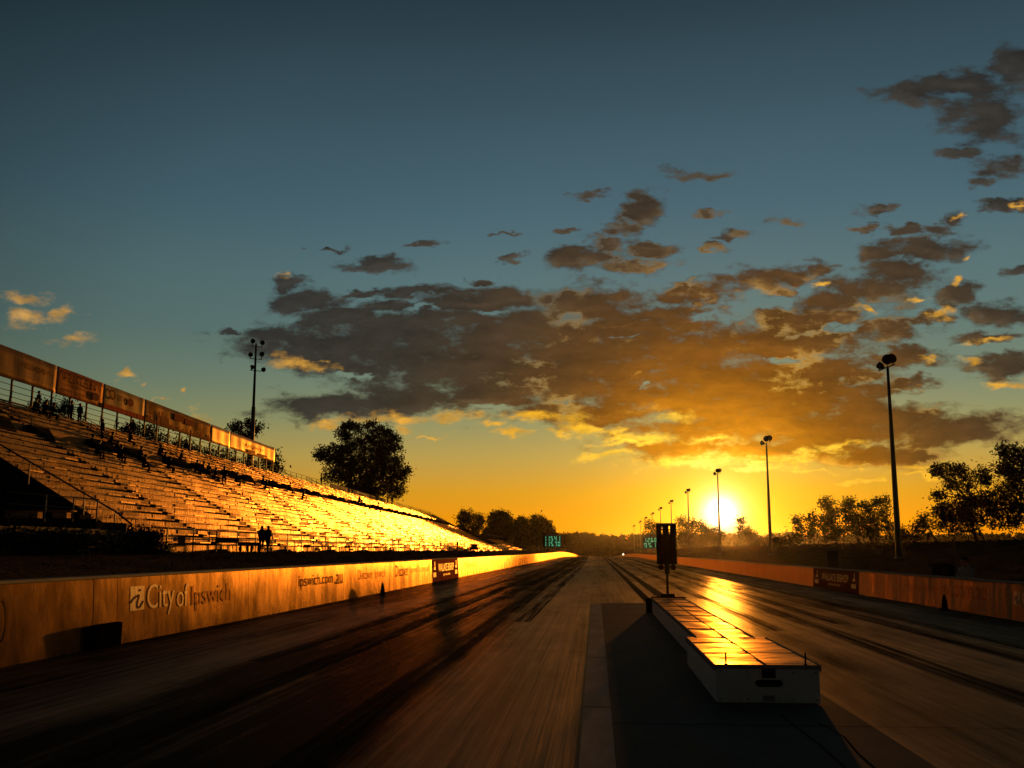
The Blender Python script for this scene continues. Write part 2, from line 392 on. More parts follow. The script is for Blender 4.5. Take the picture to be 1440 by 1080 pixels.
# ------------------------------------------------------------------ lettering
_txt = {}
def text_geo(s):
    if s in _txt: return _txt[s]
    cu = bpy.data.curves.new('t', 'FONT'); cu.body = s; cu.size = 1; cu.extrude = 0; cu.resolution_u = 3
    o = bpy.data.objects.new('t', cu); COL.objects.link(o)
    dg = bpy.context.evaluated_depsgraph_get(); dg.update()
    me = bpy.data.meshes.new_from_object(o.evaluated_get(dg))
    vs = [v.co.copy() for v in me.vertices]; fs = [tuple(p.vertices) for p in me.polygons]
    bpy.data.objects.remove(o); bpy.data.curves.remove(cu); bpy.data.meshes.remove(me)
    x0 = min(v.x for v in vs); x1 = max(v.x for v in vs); y0 = min(v.y for v in vs); y1 = max(v.y for v in vs)
    _txt[s] = (vs, fs, x0, x1, y0, y1); return _txt[s]
def add_text(m, s, org, ux, uy, w, h):
    """letters fitted into w x h with the lower left at org; ux, uy unit vectors; lifted along their normal"""
    vs, fs, x0, x1, y0, y1 = text_geo(s)
    n = Vector(ux).cross(Vector(uy)).normalized()
    k = len(m.v)
    for v in vs:
        m.v.append(tuple(Vector(org) + Vector(ux)*((v.x-x0)/(x1-x0)*w) + Vector(uy)*((v.y-y0)/(y1-y0)*h) + n*.004))
    for f in fs: m.f.append(tuple(k+i for i in f)); m.m.append(m.cm)

# ------------------------------------------------------------------ track barriers
LW, RW = -7.74, 9.05
LH, RH = 1.06, .77
def lw_y(px): return -LW*F/(838-px)
def rw_y(px): return RW*F/(px-838)
def barrier(side):
    left = side < 0
    X = LW if left else RW; H = LH if left else RH
    root = wthing('track_barrier', (X, 30, 0),
                  'long concrete barrier with worn sponsor lettering along the grandstand side' if left else
                  'lower concrete barrier with sponsor lettering beneath the row of light poles', 'barrier')
    if left:
        ed = [-2, 4, 8, 12, lw_y(125), lw_y(160), lw_y(253), lw_y(350), lw_y(417), lw_y(470), lw_y(503), lw_y(540), lw_y(577), lw_y(610), lw_y(647)]
        red = (lw_y(610), lw_y(647))
    else:
        ed = [4, 8, 12, 16, 20, 23.6, rw_y(1308), rw_y(1270), rw_y(1240), rw_y(1190), rw_y(1130), rw_y(1106), rw_y(1080)]
        red = (rw_y(1190), rw_y(1130))
    y = ed[-1]
    while y < 700:
        y += 4.5 if y < 130 else 12; ed.append(y)
    t = .34
    xo = X - t if left else X + t
    for a, b in zip(ed, ed[1:]):
        m = MB(); n = max(1, int((b-a)/6)); g_ = .006
        for i in range(n):
            p = a + (b-a)*i/n + (g_ if i == 0 else 0); q = a + (b-a)*(i+1)/n - (g_ if i == n-1 else 0)
            d = random.uniform(-.0015, .0015); e = random.uniform(-.001, .001)
            s_ = -1 if left else 1
            h0 = H + zt(p); h1 = H + zt(q)
            if left and p > 150: h0 += .1*sm(150, 230, p); h1 += .1*sm(150, 230, q)
            F0 = X + s_*.05 + e; F1 = X + s_*.05 + e + d    # face leans back slightly towards the top
            pts = [(X+e, p, zt(p)-.03), (X+e+d, q, zt(q)-.03), (xo, q, zt(q)-.03), (xo, p, zt(p)-.03),
                   (F0, p, h0), (F1, q, h1), (xo, q, h1), (xo, p, h0)]
            if left: pts = [pts[0], pts[3], pts[2], pts[1], pts[4], pts[7], pts[6], pts[5]]
            pts = pts if not left else [pts[3], pts[2], pts[1], pts[0], pts[7], pts[6], pts[5], pts[4]]
            m.hexa(pts)
        isred = red[0]-.01 <= a < red[1]-.01
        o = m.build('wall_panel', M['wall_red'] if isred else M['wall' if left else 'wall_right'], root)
        me = o.data; bm = bmesh.new(); bm.from_mesh(me); bmesh.ops.recalc_face_normals(bm, faces=bm.faces); bm.to_mesh(me); bm.free()
        if isred: o['label'] = 'dark maroon sponsor panel with white lettering'
    m = MB()
    yy = ed
    for a, b in zip(yy, yy[1:]):
        k0 = .1*sm(150, 230, a) if left else 0; k1 = .1*sm(150, 230, b) if left else 0
        x0, x1 = (xo-.02, X-.02) if left else (X+.02, xo+.02)
        m.hexa([(x0,a,H+zt(a)+k0+.003),(x1,a,H+zt(a)+k0+.003),(x1,b,H+zt(b)+k1+.003),(x0,b,H+zt(b)+k1+.003),
                (x0,a,H+zt(a)+k0+.045),(x1,a,H+zt(a)+k0+.045),(x1,b,H+zt(b)+k1+.045),(x0,b,H+zt(b)+k1+.045)])
    m.build('coping', M['coping'], root)
    # lettering
    s_ = -1 if left else 1
    ux = Vector((0, 1, 0)) if left else Vector((0, -1, 0))
    uy = Vector((s_*.05/H, 0, 1)).normalized()
    off = .004
    def org(y, z): return Vector((X + s_*.05*z/H - s_*off, y, z))
    def put(s, y0, y1, z, h, mt):
        m = MB(); add_text(m, s, org(y0, z), ux, uy, abs(y1-y0), h)
        m.build('lettering', mt, root)
    def logo(y0, y1, z0, z1, mt):
        # pale square crossed by a wavy ribbon with a dot above
        m = MB(); w = abs(y1-y0); h = z1-z0; o = org(y0, z0); n = ux.cross(uy)
        P = lambda a, b, l=0: o + ux*(a*w) + uy*(b*h) + n*l
        m.quad(P(0,0), P(1,0), P(1,1), P(0,1)); m.build('emblem', mt, root)
        m = MB()
        c = [(.02,.32),(.18,.47),(.36,.56),(.52,.60),(.62,.62),(.55,.44),(.46,.22),(.52,.10),(.68,.12),(.80,.24),(.92,.36)]
        for (a, b), (a2, b2) in zip(c, c[1:]):
            th = .045; dx, dy = a2-a, b2-b; q = math.hypot(dx, dy); nx, ny = -dy/q*th, dx/q*th
            m.quad(P(a-nx,b-ny,.004), P(a2-nx,b2-ny,.004), P(a2+nx,b2+ny,.004), P(a+nx,b+ny,.004))
        cc = [(.66+.08*cos(q*pi/5), .82+.055*sin(q*pi/5)) for q in range(10)]
        k = len(m.v)
        for a, b in cc: m.v.append(tuple(P(a, b, .004)))
        m.f.append(tuple(range(k, k+10))); m.m.append(0)
        m.build('emblem_ribbon', M['letter_dark'], root)
    def maroon(y0, y1):
        w = abs(y1-y0); sg = 1 if left else -1
        Y = lambda f: y0 + sg*w*f
        put('WALLACE BISHOP', Y(.22), Y(.80), .44*H, .36*H, M['letter_pale'])
        put('JEWELLERS', Y(.38), Y(.64), .20*H, .11*H, M['letter_pale'])
        for f in (.05, .86):
            m = MB(); o = org(Y(f), 0)
            for k in range(3):      # little stacks under a hanging note shape
                a = o + ux*(w*.03*k) + uy*(H*.22); m.quad(a, a+ux*w*.022, a+ux*w*.022+uy*H*.2, a+uy*H*.2)
            a = o + ux*(w*.045) + uy*(H*.58); m.quad(a, a+ux*w*.014, a+ux*w*.014+uy*H*.33, a+uy*H*.33)
            a = o + ux*(w*.02) + uy*(H*.54); m.quad(a, a+ux*w*.05, a+ux*w*.05+uy*H*.11, a+uy*H*.11)
            m.build('emblem', M['letter_pale'], root)
    if left:
        logo(lw_y(178.5), lw_y(199), .50, .90, M['letter_pale'])
        put('City', lw_y(203), lw_y(242.5), .36, .56, M['letter_pale'])
        put('of', lw_y(246), lw_y(263), .46, .42, M['letter_pale'])
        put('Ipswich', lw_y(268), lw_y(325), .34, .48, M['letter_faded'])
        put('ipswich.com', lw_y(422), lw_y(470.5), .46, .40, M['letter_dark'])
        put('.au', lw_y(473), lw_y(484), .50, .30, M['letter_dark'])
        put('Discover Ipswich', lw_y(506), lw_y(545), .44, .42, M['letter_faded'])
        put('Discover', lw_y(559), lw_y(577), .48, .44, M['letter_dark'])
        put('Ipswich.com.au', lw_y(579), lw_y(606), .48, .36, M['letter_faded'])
        maroon(*red)
        for a, s in ((655, 'Willowbank'), (690, 'City of Ipswich'), (722, 'Discover')):
            put(s, lw_y(a), lw_y(a+18), .45, .42, M['letter_faded'])
        # round emblem at the near edge of the picture
        m = MB(); o = org(lw_y(-12), .58)
        for k in range(20):
            q0, q1 = 2*pi*k/20, 2*pi*(k+1)/20
            P = lambda q, r: o + ux*(cos(q)*r*.55) + uy*(sin(q)*r)
            m.quad(P(q0,.27), P(q1,.27), P(q1,.33), P(q0,.33))
        m.build('emblem', M['letter_faded'], root)
    else:
        maroon(rw_y(1130), rw_y(1190))
        logo(rw_y(1389), rw_y(1397), .34, .62, M['letter_pale'])
        put('City of', rw_y(1400), rw_y(1442), .26, .38, M['letter_pale'])
        put('Ipswich', rw_y(1446), rw_y(1500), .26, .38, M['letter_pale'])
        put('ipswich', rw_y(1252), rw_y(1306), .30, .30, M['letter_faded'])
        put('.com.au', rw_y(1310), rw_y(1354), .33, .30, M['letter_faded'])
        put('Discover', rw_y(1046), rw_y(1066), .33, .30, M['letter_faded'])
    return root
barrier(-1); barrier(1)

# small things along the barriers
m = MB(); a, b = lw_y(117), lw_y(155)
m.box(-7.735, -7.60, a, b, 0.012, .37)  # thin black slab gives the darkness of a hole in the barrier
o = m.build('recess_slab', M['black'], bevel=.02); tag(o, 'thin black slab standing for a dark opening at the foot of the left barrier', 'box')
def beam_post(px, left, label):
    X = (LW + .35) if left else (RW - .3); Y = X*F/(px-838)
    root = thing('marker_cone', (X, Y, .0), label, 'marker', 'small black markers beside the barriers')
    m = MB(); m.box(-.11, .11, -.13, .13, .008, .035); m.build('base', M['black'], root)
    m = MB(); m.lathe((0, 0, .035), (0, 0, 1), [(0, .085), (.1, .075), (.22, .06), (.33, .03), (.37, .012)], 12); m.build('body', M['black'], root, smooth=True)
beam_post(540, True, 'small black marker at the foot of the left barrier beyond the lettering')
beam_post(1301, False, 'small black marker at the foot of the right barrier')

# ------------------------------------------------------------------ timing block in the middle of the strip
_a = on_z(1008, 988, .012); _b = on_z(1152, 988, .012); _c = on_z(917, 841, .37); _d = on_z(960, 841, .37); _e = on_z(970, 896, .37)
BW = (_b.x-_a.x)/2; BL = (_c.y+_d.y)/2 - _a.y; BH_ = _e.y - _a.y; NW = (_d.x-_c.x)/2
ang = -math.atan(((_c.x+_d.x)/2 - (_a.x+_b.x)/2)/BL)
print('block', BW, BL, BH_, NW, _a, ang)
blk = thing('divider_block', ((_a.x+_b.x)/2, _a.y, 0), 'long low white block with buckled sheet top between the two lanes', 'divider', rz=ang)
# local: y along, x across; wide head 0..3.3, narrow tail 3.3..15
HB = .37
m = MB(); m.box(-BW, BW, 0, BH_, .012, HB-.012); m.build('end_box', M['white_paint'], blk, bevel=.008)
m = MB(); m.box(-NW, NW, BH_+.003, BL, .012, HB-.014); m.build('body', M['white_paint'], blk, bevel=.008)
random.seed(3)
def sheet(x0, x1, y0, y1, z):
    m = MB(); n = 6; k = max(3, int((y1-y0)/.25)); ph = random.uniform(0, 6); amp = .006
    V = lambda i, j: (x0+(x1-x0)*i/n, y0+(y1-y0)*j/k,
                      z + amp*sin(ph+j/k*5.0+i*.5)*sin(pi*i/n)*sin(pi*j/k)*1.3 + .7*amp*sin(pi*j/k)*sin(ph*2+j/k*6.3))
    for i in range(n):
        for j in range(k): m.quad(V(i,j), V(i+1,j), V(i+1,j+1), V(i,j+1))
    o = m.build('cover_sheet', M['sheet'], blk, smooth=True)
    bm = bmesh.new(); bm.from_mesh(o.data); bmesh.ops.remove_doubles(bm, verts=bm.verts, dist=.0005); bm.to_mesh(o.data); bm.free()
for a, b in ((0, BH_*.38), (BH_*.38+.006, BH_*.76), (BH_*.76+.006, BH_+.02)):
    sheet(-BW-.01, -.006, a, b-.012, HB); sheet(.006, BW+.01, a, b-.012, HB+.004)
y = BH_+.03
while y < BL-.2:
    sheet(-NW-.006, -.006, y, min(BL, y+1.48), HB-.003+.003*random.random()); sheet(.006, NW+.006, y, min(BL, y+1.48), HB-.002+.003*random.random()); y += 1.505
m = MB()
for s_ in (-1, 1):
    m.box(s_*(BW+.012)-.006, s_*(BW+.012)+.006, 0, BH_+.01, HB-.05, HB+.012); m.box(s_*(NW+.010)-.006, s_*(NW+.010)+.006, BH_+.02, BL, HB-.05, HB+.009)
m.box(-BW-.018, BW+.018, -.010, -.001, HB-.03, HB+.010)
m.build('edge_trim', M['coping'], blk)
m = MB()
for a in (BH_*.38, BH_*.76): m.box(-BW, BW, a-.007, a+.001, HB-.01, HB+.0065)
y = BH_+.03
while y < BL-.3:
    m.box(-NW, NW, y-.016, y-.009, HB-.012, HB+.005); y += 1.505
m.box(-.003, .003, 0, BL, HB-.012, HB+.0055)
m.build('seam_strip', M['dark_board'], blk)
for x in (-.40, .38):
    m = MB(); m.tube((x, .03, HB), (x, .03, HB+.125), .009, .009, 8); m.lathe((x, .03, HB+.006), (0, 0, 1), [(0, .02), (.006, .02)], 10)
    m.build('peg', M['black'], blk)
m = MB(); m.box(-.055, .075, -.018, -.001, HB-.115, HB-.03); lampo = m.build('lamp_housing', M['dark_board'], blk, bevel=.004)
m = MB(); m.box(-.035, .055, -.022, -.0185, HB-.095, HB-.05); m.build('lens', M['glass_amber'], lampo)
m = MB()
m.box(-.09, .11, -.016, -.001, HB-.20, HB-.135)
m.lathe((-.09, -.0085, HB-.1675), (0,1,0), [(-.0077, .032), (.0073, .032)], 14); m.lathe((.11, -.0085, HB-.1675), (0,1,0), [(-.0077, .032), (.0073, .032)], 14)
m.build('sign_plate', M['dark_board'], blk)
m = MB(); m.box(-.05, .06, -.012, -.001, .03, .085); m.build('latch_plate', M['coping'], blk)
m = MB()
for x in (-.46, -.2, .25, .47):
    for z in (.05, HB-.06): m.lathe((x, -.004, z), (0, 1, 0), [(0, .007), (.004, .007)], 8)
m.build('screw', M['black'], blk)

# starting light tree at the far end of the block
TX, TY = 2.02*1.0, 24.75
p = at_y(939, 838, 24.9)
tr = thing('starting_lights', (p.x, 24.9, .36), 'tall black starting light tower on a thin post at the far end of the block', 'start lights')
def tz(py): return (774-py)*24.9/F + CAMZ - .36
m = MB(); m.box(-.40, .42, -.10, .10, .02, .045); m.box(-.15, .16, -.13, .13, .046, .115); m.build('base', M['black'], tr, bevel=.006)
m = MB(); m.tube((0, 0, .11), (0, 0, tz(806)), .028, .028, 12); m.box(-.055, .055, -.045, .045, tz(806), tz(792)); m.build('post', M['black'], tr)
m = MB()
w = .237; z0, z1 = tz(793), tz(738)
# the case: a frame with two narrow windows near the top
zs = [z0, tz(752.5), tz(750.2), tz(744.8), tz(741.2), z1]
m.box(-w, w, -.07, .07, z0, tz(752.6))
m.box(-w, w, -.07, .07, tz(746.8), tz(745.4)+.004)
m.box(-w, w, -.07, .07, tz(740.8), z1)
for (za, zb) in ((tz(752.6), tz(746.8)), (tz(745.4)+.004, tz(740.8))):
    for a, b in ((-w, -.125), (-.085, .055), (.095, w)):
        m.box(a, b, -.0695, .0695, za, zb)
m.build('light_case', M['black'], tr)
m = MB(); m.box(-w-.012, w+.012, -.09, .09, z1, z1+.02); m.build('cap', M['dark_steel'], tr)
for k in range(5):
    for x in (-.12, .12):
        m = MB(); m.lathe((x, -.07, z0+.10+k*.145), (0, -1, 0), [(0, .05), (.012, .052), (.03, .045), (.038, .02)], 14)
        m.build('lamp', M['glass_amber'] if k else M['lens_red'], tr, smooth=True)
for x in (-.145, .145):
    m = MB(); m.lathe((x, .06, z0-.065), (0, -1, 0), [(0, .03), (.03, .066), (.10, .068), (.12, .055)], 18)
    m.tube((x, 0, z0-.06), (0, 0, z0-.06), .014); m.build('lamp', M['lens_red'], tr, smooth=False)
# black box by the end of the block
p0 = at_y(917, 842, 24.3)
bx = MB(); bx.box(p0.x-.09, p0.x+.09, 25.25, 25.45, .008, .33)
bx.box(p0.x-.10, p0.x+.10, 25.24, 25.46, .33, .35)
o = bx.build('control_box', M['black'], bevel=.006); tag(o, 'small upright black box beside the far end of the white block', 'box')

# ------------------------------------------------------------------ floodlight poles
def flood_head(m, c, d, r=.42):
    m.lathe(Vector(c)-Vector(d)*.5, d, [(0, r*.3), (.10, r*.5), (.25, r*.88), (.45, r), (.49, r*.97)], 14)
def right_pole(root):
    m = MB(); m.lathe((0, 0, 0), (0, 0, 1), [(-2.2, .24), (.1, .21), (5, .165), (9, .12), (12.35, .085)], 14); m.build('pole', M['pole'], root, smooth=True)
    m = MB(); m.box(-.27, .27, -.27, .27, -.9, -.42); m.build('base', M['coping'], root)
    m = MB(); m.obox((-.05, 0, 12.32), Vector((.86, .1, .36)).normalized(), (0, 1, 0), Vector((-.36, 0, .86)).normalized(), .62, .04, .04); m.build('crossarm', M['pole'], root)
    for c, d, r in (((-.62, -.05, 12.5), (-.75, -.3, .35), .24), ((-.02, -.1, 12.88), (-.35, -.9, .1), .36), ((.40, .1, 12.98), (.3, -.9, .15), .34)):
        m = MB(); flood_head(m, c, Vector(d).normalized(), r)
        cz = Vector(c); m.tube(cz, (cz.x*.9, 0, 12.32+.4*cz.x), .03); m.build('lamp_head', M['black'], root, smooth=False)
pol = None
plab = ['tall light pole nearest the camera on the right bank',
        'second light pole from the right, with grouped lamps clear of the trees',
        'third light pole from the right, standing in front of the sun',
        'fourth light pole from the right, rising left of the sun glare',
        'fifth light pole from the right, directly above the starting lights',
        'sixth light pole from the right, just left above the starting lights',
        'seventh light pole from the right, above the thin tree by the scoreboard',
        'eighth light pole from the right, above the right scoreboard',
        'ninth light pole from the right, between scoreboard and far treeline',
        'farthest and smallest light pole of the row, over the treeline']
for k, px in enumerate((1256, 1081, 1011, 968.5, 944.5, 929.3, 918, 908.6, 900.8, 892)):
    rr = ray(px, ((510, 627, 671, 693, 709, 716, 723, 731, 738, 742)[k]+780)/2); X = 20.0; D = X*rr.y/rr.x
    if k == 9: D = 545; X = D*rr.x/rr.y
    if k == 0:
        pol = thing('light_pole', (X, D, 1.5), plab[0], 'light pole', 'row of light poles on the right bank'); right_pole(pol); o = pol
    else:
        o = copy_tree(pol); o.location = (X, D, 1.5); o['label'] = plab[k]; o.rotation_euler = (0, 0, random.uniform(-.25, .25))
# left pole behind the stand
lp = thing('light_pole', (at_y(357, 560, 130).x, 130, 2.1), 'tall light pole with six round lamps behind the grandstand', 'light pole')
m = MB(); m.lathe((0, 0, 0), (0, 0, 1), [(-2.6, .34), (15, .27), (18.2, .25), (18.25, .19), (26.8, .12)], 14); m.build('pole', M['pole'], lp, smooth=True)
for z, heads in ((26.4, ((-.5, .75), (.85, .5))), (24.7, ((-.75, .6), (.85, .65))), (23.1, ((-.55, .45), (1.25, .1)))):
    m = MB(); m.tube((-.7, 0, z+.1), (.95, 0, z-.1), .05); m.build('crossarm', M['pole'], lp)
    for x, dz in heads:
        m = MB(); flood_head(m, (x, .0, z+dz), Vector((.25*x, -.9, -.2)).normalized() if z > 24 else Vector((.9 if x > 0 else -.6, -.4, -.3)).normalized(), .33)
        m.tube((x, 0, z+dz), (x*.95, 0, z), .05); m.build('lamp_head', M['black'], lp)

# ------------------------------------------------------------------ grandstand
D0, D1 = 50.0, 254.0
XF, XB = -23.4, -41.0
NR = 22
def gh(y): return 10.15 - .009*(y-71)
def gx(t): return XF + (XB-XF)*t
def gz(y, t): return 1.45 + t*gh(y)
gs = wthing('grandstand', (-32, 150, 1.45), 'long tiered grandstand with sunlit metal benches left of the track', 'grandstand')
random.seed(21)
AIS = [62 + 13.3*k for k in range(15)]
def in_aisle(a, b): return any(b > q-.65 and a < q+.65 for q in AIS)
segs = []
y = D0
while y < D1:
    nxt = y + random.choice((1.5, 1.8, 2.2))
    e = min(nxt, D1)
    cut = [q for q in AIS if y < q < e]
    segs.append((y, e)); y = e
AR = 15     # the cross aisle
def fins(o): pass
deck = MB()
for k in range(NR):
    t0, t1 = k/NR, (k+1)/NR
    for (a, b) in [(D0 + (D1-D0)*i/24, D0 + (D1-D0)*(i+1)/24) for i in range(24)]:
        z = lambda yy, tt: gz(yy, tt)
        x0, x1 = gx(t0), gx(t1)
        # riser + tread
        zl = (lambda yy: gz(yy, k/NR) - (0 if k else .0))
        zu = (lambda yy: gz(yy, (k+1)/NR) - .12)
        zp = (lambda yy: gz(yy, k/NR) - .12)
        deck.quad((x0, b, zp(b)), (x0, a, zp(a)), (x0, a, zu(a)), (x0, b, zu(b)))
        deck.quad((x0, b, zu(b)), (x0, a, zu(a)), (x1, a, zu(a)), (x1, b, zu(b)))
deck.build('deck', M['deck'], gs)
bench_far = MB()
for k in range(NR):
    if k == AR: continue
    near_ = [MB() for _ in range(4)]; far_ = bench_far
    xr = gx((k+.22)/NR)
    for (a, b) in segs:
        parts = [(a+.02, b-.02)]
        for q in AIS:
            nn = []
            for (p_, r_) in parts:
                if r_ <= q-.65 or p_ >= q+.65: nn.append((p_, r_))
                else:
                    if p_ < q-.65: nn.append((p_, q-.65))
                    if r_ > q+.65: nn.append((q+.65, r_))
            parts = nn
        for (p_, r_) in parts:
            if r_-p_ < .3: continue
            si = sum(1 for q in AIS if q < (p_+r_)/2); m = near_[si] if si < 4 else far_
            ti = random.gauss(0, .03); yw = random.gauss(0, .02); dz = random.uniform(-.012, .012)
            def fx(yy, hh): return xr + yw*(yy-(p_+r_)/2) - ti*hh
            zs = lambda yy: gz(yy, (k+1)/NR) - .12 + .13 + dz
            d_ = .26; h_ = .07
            m.hexa([(fx(p_,0)-d_, p_, zs(p_)), (fx(p_,0), p_, zs(p_)), (fx(r_,0), r_, zs(r_)), (fx(r_,0)-d_, r_, zs(r_)),
                    (fx(p_,h_)-d_, p_, zs(p_)+h_), (fx(p_,h_), p_, zs(p_)+h_), (fx(r_,h_), r_, zs(r_)+h_), (fx(r_,h_)-d_, r_, zs(r_)+h_)])
            # foot board / fascia below the seat
            t2 = random.gauss(0, .05); xf = gx(k/NR)+.012
            zz = lambda yy: gz(yy, k/NR) - .10; H2 = lambda yy: gz(yy, (k+1)/NR)-.13
            m.hexa([(xf, p_, zz(p_)), (xf+.02, p_, zz(p_)), (xf+.02+yw*.2, r_, zz(r_)), (xf, r_, zz(r_)),
                    (xf, p_, H2(p_)), (xf+.02-t2*.5, p_, H2(p_)), (xf+.02-t2*.5+yw*.2, r_, H2(r_)), (xf, r_, H2(r_))])
    for m in near_: m.build('bench_row', M['alu'], gs)
tag(bench_far.build('distant_benches', M['alu'], gs), kind='stuff')
# half steps in the aisles, dark-coloured to give the shadow dashes between benches
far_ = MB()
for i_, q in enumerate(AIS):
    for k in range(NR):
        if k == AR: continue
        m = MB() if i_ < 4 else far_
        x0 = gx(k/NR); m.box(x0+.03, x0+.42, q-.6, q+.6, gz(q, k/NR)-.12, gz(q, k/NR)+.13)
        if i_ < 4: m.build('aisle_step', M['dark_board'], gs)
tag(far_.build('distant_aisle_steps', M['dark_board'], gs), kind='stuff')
# cross aisle: a walkway with a front wall of the upper tier broken by dark openings
t_a = AR/NR
m = MB()
for i in range(24):
    a = D0 + (D1-D0)*i/24; b = D0 + (D1-D0)*(i+1)/24
    x0 = gx((AR+1)/NR)+.06
    m.quad((x0, b, gz(b, t_a)), (x0, a, gz(a, t_a)), (x0, a, gz(a, (AR+1)/NR)+.5), (x0, b, gz(b, (AR+1)/NR)+.5))
m.build('tier_wall', M['deck'], gs)
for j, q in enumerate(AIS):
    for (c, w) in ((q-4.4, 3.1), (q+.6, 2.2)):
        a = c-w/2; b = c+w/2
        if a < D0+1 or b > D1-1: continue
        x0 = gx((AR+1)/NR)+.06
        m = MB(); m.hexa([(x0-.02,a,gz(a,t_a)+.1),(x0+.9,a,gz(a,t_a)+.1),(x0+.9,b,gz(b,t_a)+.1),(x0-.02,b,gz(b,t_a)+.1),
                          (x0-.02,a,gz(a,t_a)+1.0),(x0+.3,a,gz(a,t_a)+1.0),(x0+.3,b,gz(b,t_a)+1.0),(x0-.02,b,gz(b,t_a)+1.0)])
        m.build('opening_shade', M['dark_board'], gs)  # solid dark block put in for the shade of an opening
# near and far end walls, back wall
for yy in (D0-.03, D1+.03):
    m = MB()
    dd = -.06 if yy < 100 else .06
    m.hexa([(XF+.05, yy, 1.2), (XB, yy, 1.2), (XB, yy+dd, 1.2), (XF+.05, yy+dd, 1.2),
            (XF+.05, yy, gz(yy, 0)+.55), (XB, yy, gz(yy, 1)+.55), (XB, yy+dd, gz(yy, 1)+.55), (XF+.05, yy+dd, gz(yy, 0)+.55)])
    m.build('end_wall', M['dark_board'], gs)
m = MB(); m.quad((XB-.02, D0, 0), (XB-.02, D1, 0), (XB-.02, D1, gz(D1, 1)-.13), (XB-.02, D0, gz(D0, 1)-.13)); m.build('back_wall', M['dark_board'], gs)
m = MB(); m.hexa([(XB-1.6, D0, gz(D0,1)-.25), (XB, D0, gz(D0,1)-.25), (XB, D1, gz(D1,1)-.25), (XB-1.6, D1, gz(D1,1)-.25),
                  (XB-1.6, D0, gz(D0,1)-.12), (XB, D0, gz(D0,1)-.12), (XB, D1, gz(D1,1)-.12), (XB-1.6, D1, gz(D1,1)-.12)])
m.build('top_walkway', M['deck'], gs)
# back railing, banner posts
XR = XB - .35
ban_y = lambda px: -XR*F/(838-px)
y = 52.0; braces = MB()
YE = ban_y(377)
while y < D1:
    zb = gz(y, 1)-.2
    if y < YE+1:
        posts = MB(); posts.tube((XR-.06, y, zb), (XR-.06, y, CAMZ+(774-(487.5+(838+XR*F/y)*.3745))*y/F-.12), .085, .085, 6); posts.build('banner_post', M['dark_steel'], gs)
        braces = MB(); braces.tube((XR-.06, y+.1, zb+2.3), (XR-1.1, y+1.4, zb), .035, .035, 5); braces.build('brace', M['dark_steel'], gs)
        y += 2.7
    else:
        posts = MB(); posts.tube((XR, y, zb), (XR, y, zb+1.25), .05, .05, 6); posts.build('railing_post', M['dark_steel'], gs); y += 2.6
rails = MB()
for h in (.45, .85, 1.25):
    rails.tube((XR+.02, 51, gz(51,1)-.2+h), (XR+.02, D1, gz(D1,1)-.2+h), .026, .026, 5)
for h in (1.7,):
    rails.tube((XR+.02, 51, gz(51,1)-.2+h), (XR+.02, YE, gz(YE,1)-.2+h), .026, .026, 5)
rails.build('railing', M['dark_steel'], gs)
for a, b in ((ban_y(461), ban_y(486)), (ban_y(494), ban_y(518)), (ban_y(520), ban_y(541))):
    m = MB(); m.hexa([(XR+.06,a,gz(a,1)-.1),(XR+.09,a,gz(a,1)-.1),(XR+.09,b,gz(b,1)-.1),(XR+.06,b,gz(b,1)-.1),
                      (XR+.06,a,gz(a,1)+1.0),(XR+.09,a,gz(a,1)+1.0),(XR+.09,b,gz(b,1)+1.0),(XR+.06,b,gz(b,1)+1.0)])
    m.build('shade_screen', M['screen'], gs)
# hand rails down the upper tier, each aisle two bent rails
for q in AIS:
    m = MB()
    for dy in (-.7, .7):
        pts = [(gx(t_)-.1, q+dy, gz(q+dy, t_)+.95) for t_ in (.74, .985)]
        for h in (0, -.4):
            m.tube((pts[0][0], q+dy, pts[0][2]+h), (pts[1][0], q+dy, pts[1][2]+h), .024, .024, 5)
        for t_ in (.74, .82, .90, .985): m.tube((gx(t_)-.1, q+dy, gz(q, t_)-.1), (gx(t_)-.1, q+dy, gz(q, t_)+.95), .024, .024, 5)
    m.build('handrail', M['dark_steel'], gs)
# near end: long sloping handrail on the end edge
m = MB()
A = at_y(-20, 613, 49.2); B = at_y(187, 740, 49.2)
A = at_y(-12, 618, 47.5); B = at_y(162, 719, 47.5); C = at_y(186, 738, 47.0)
m.tube(A, B, .045, .045, 6); m.tube(B, C, .045, .045, 6)
for px, y0, y1 in ((42, 650, 681), (119, 694, 730), (162, 719, 742), (186, 738, 748)):
    p0 = at_y(px, y0, 47.5); p1 = at_y(px, y1, 47.5); m.tube(p0, (p0.x, p0.y, p1.z), .035, .035, 6)
m.build('handrail', M['dark_steel'], gs)
# landing with railing and benches in front of the near end
land = wthing('viewing_platform', (-25, 44, 1.4), 'small raised platform with pale railing at the near end of the grandstand', 'platform')
PY = 44.0
pz = lambda py: CAMZ + (774-py)*PY/F
pxx = lambda px: (px-838)*PY/F
m = MB(); m.box(pxx(-40), pxx(118), PY+.1, PY+3, 1.2, pz(733)); m.build('floor_slab', M['dark_board'], land)
m = MB()
m.tube((pxx(-20), PY, pz(689)), (pxx(58), PY, pz(696)), .03, .03, 6); m.tube((pxx(58), PY, pz(696)), (pxx(120), PY, pz(701)), .03, .03, 6)
m.tube((pxx(-20), PY, pz(706)), (pxx(118), PY, pz(716)), .025, .025, 6)
for px, a, b in ((40, 693, 733), (82, 698, 733), (118, 701, 733)): m.tube((pxx(px), PY, pz(a)), (pxx(px), PY, pz(b)), .035, .035, 6)
m.build('railing', M['coping'], land)
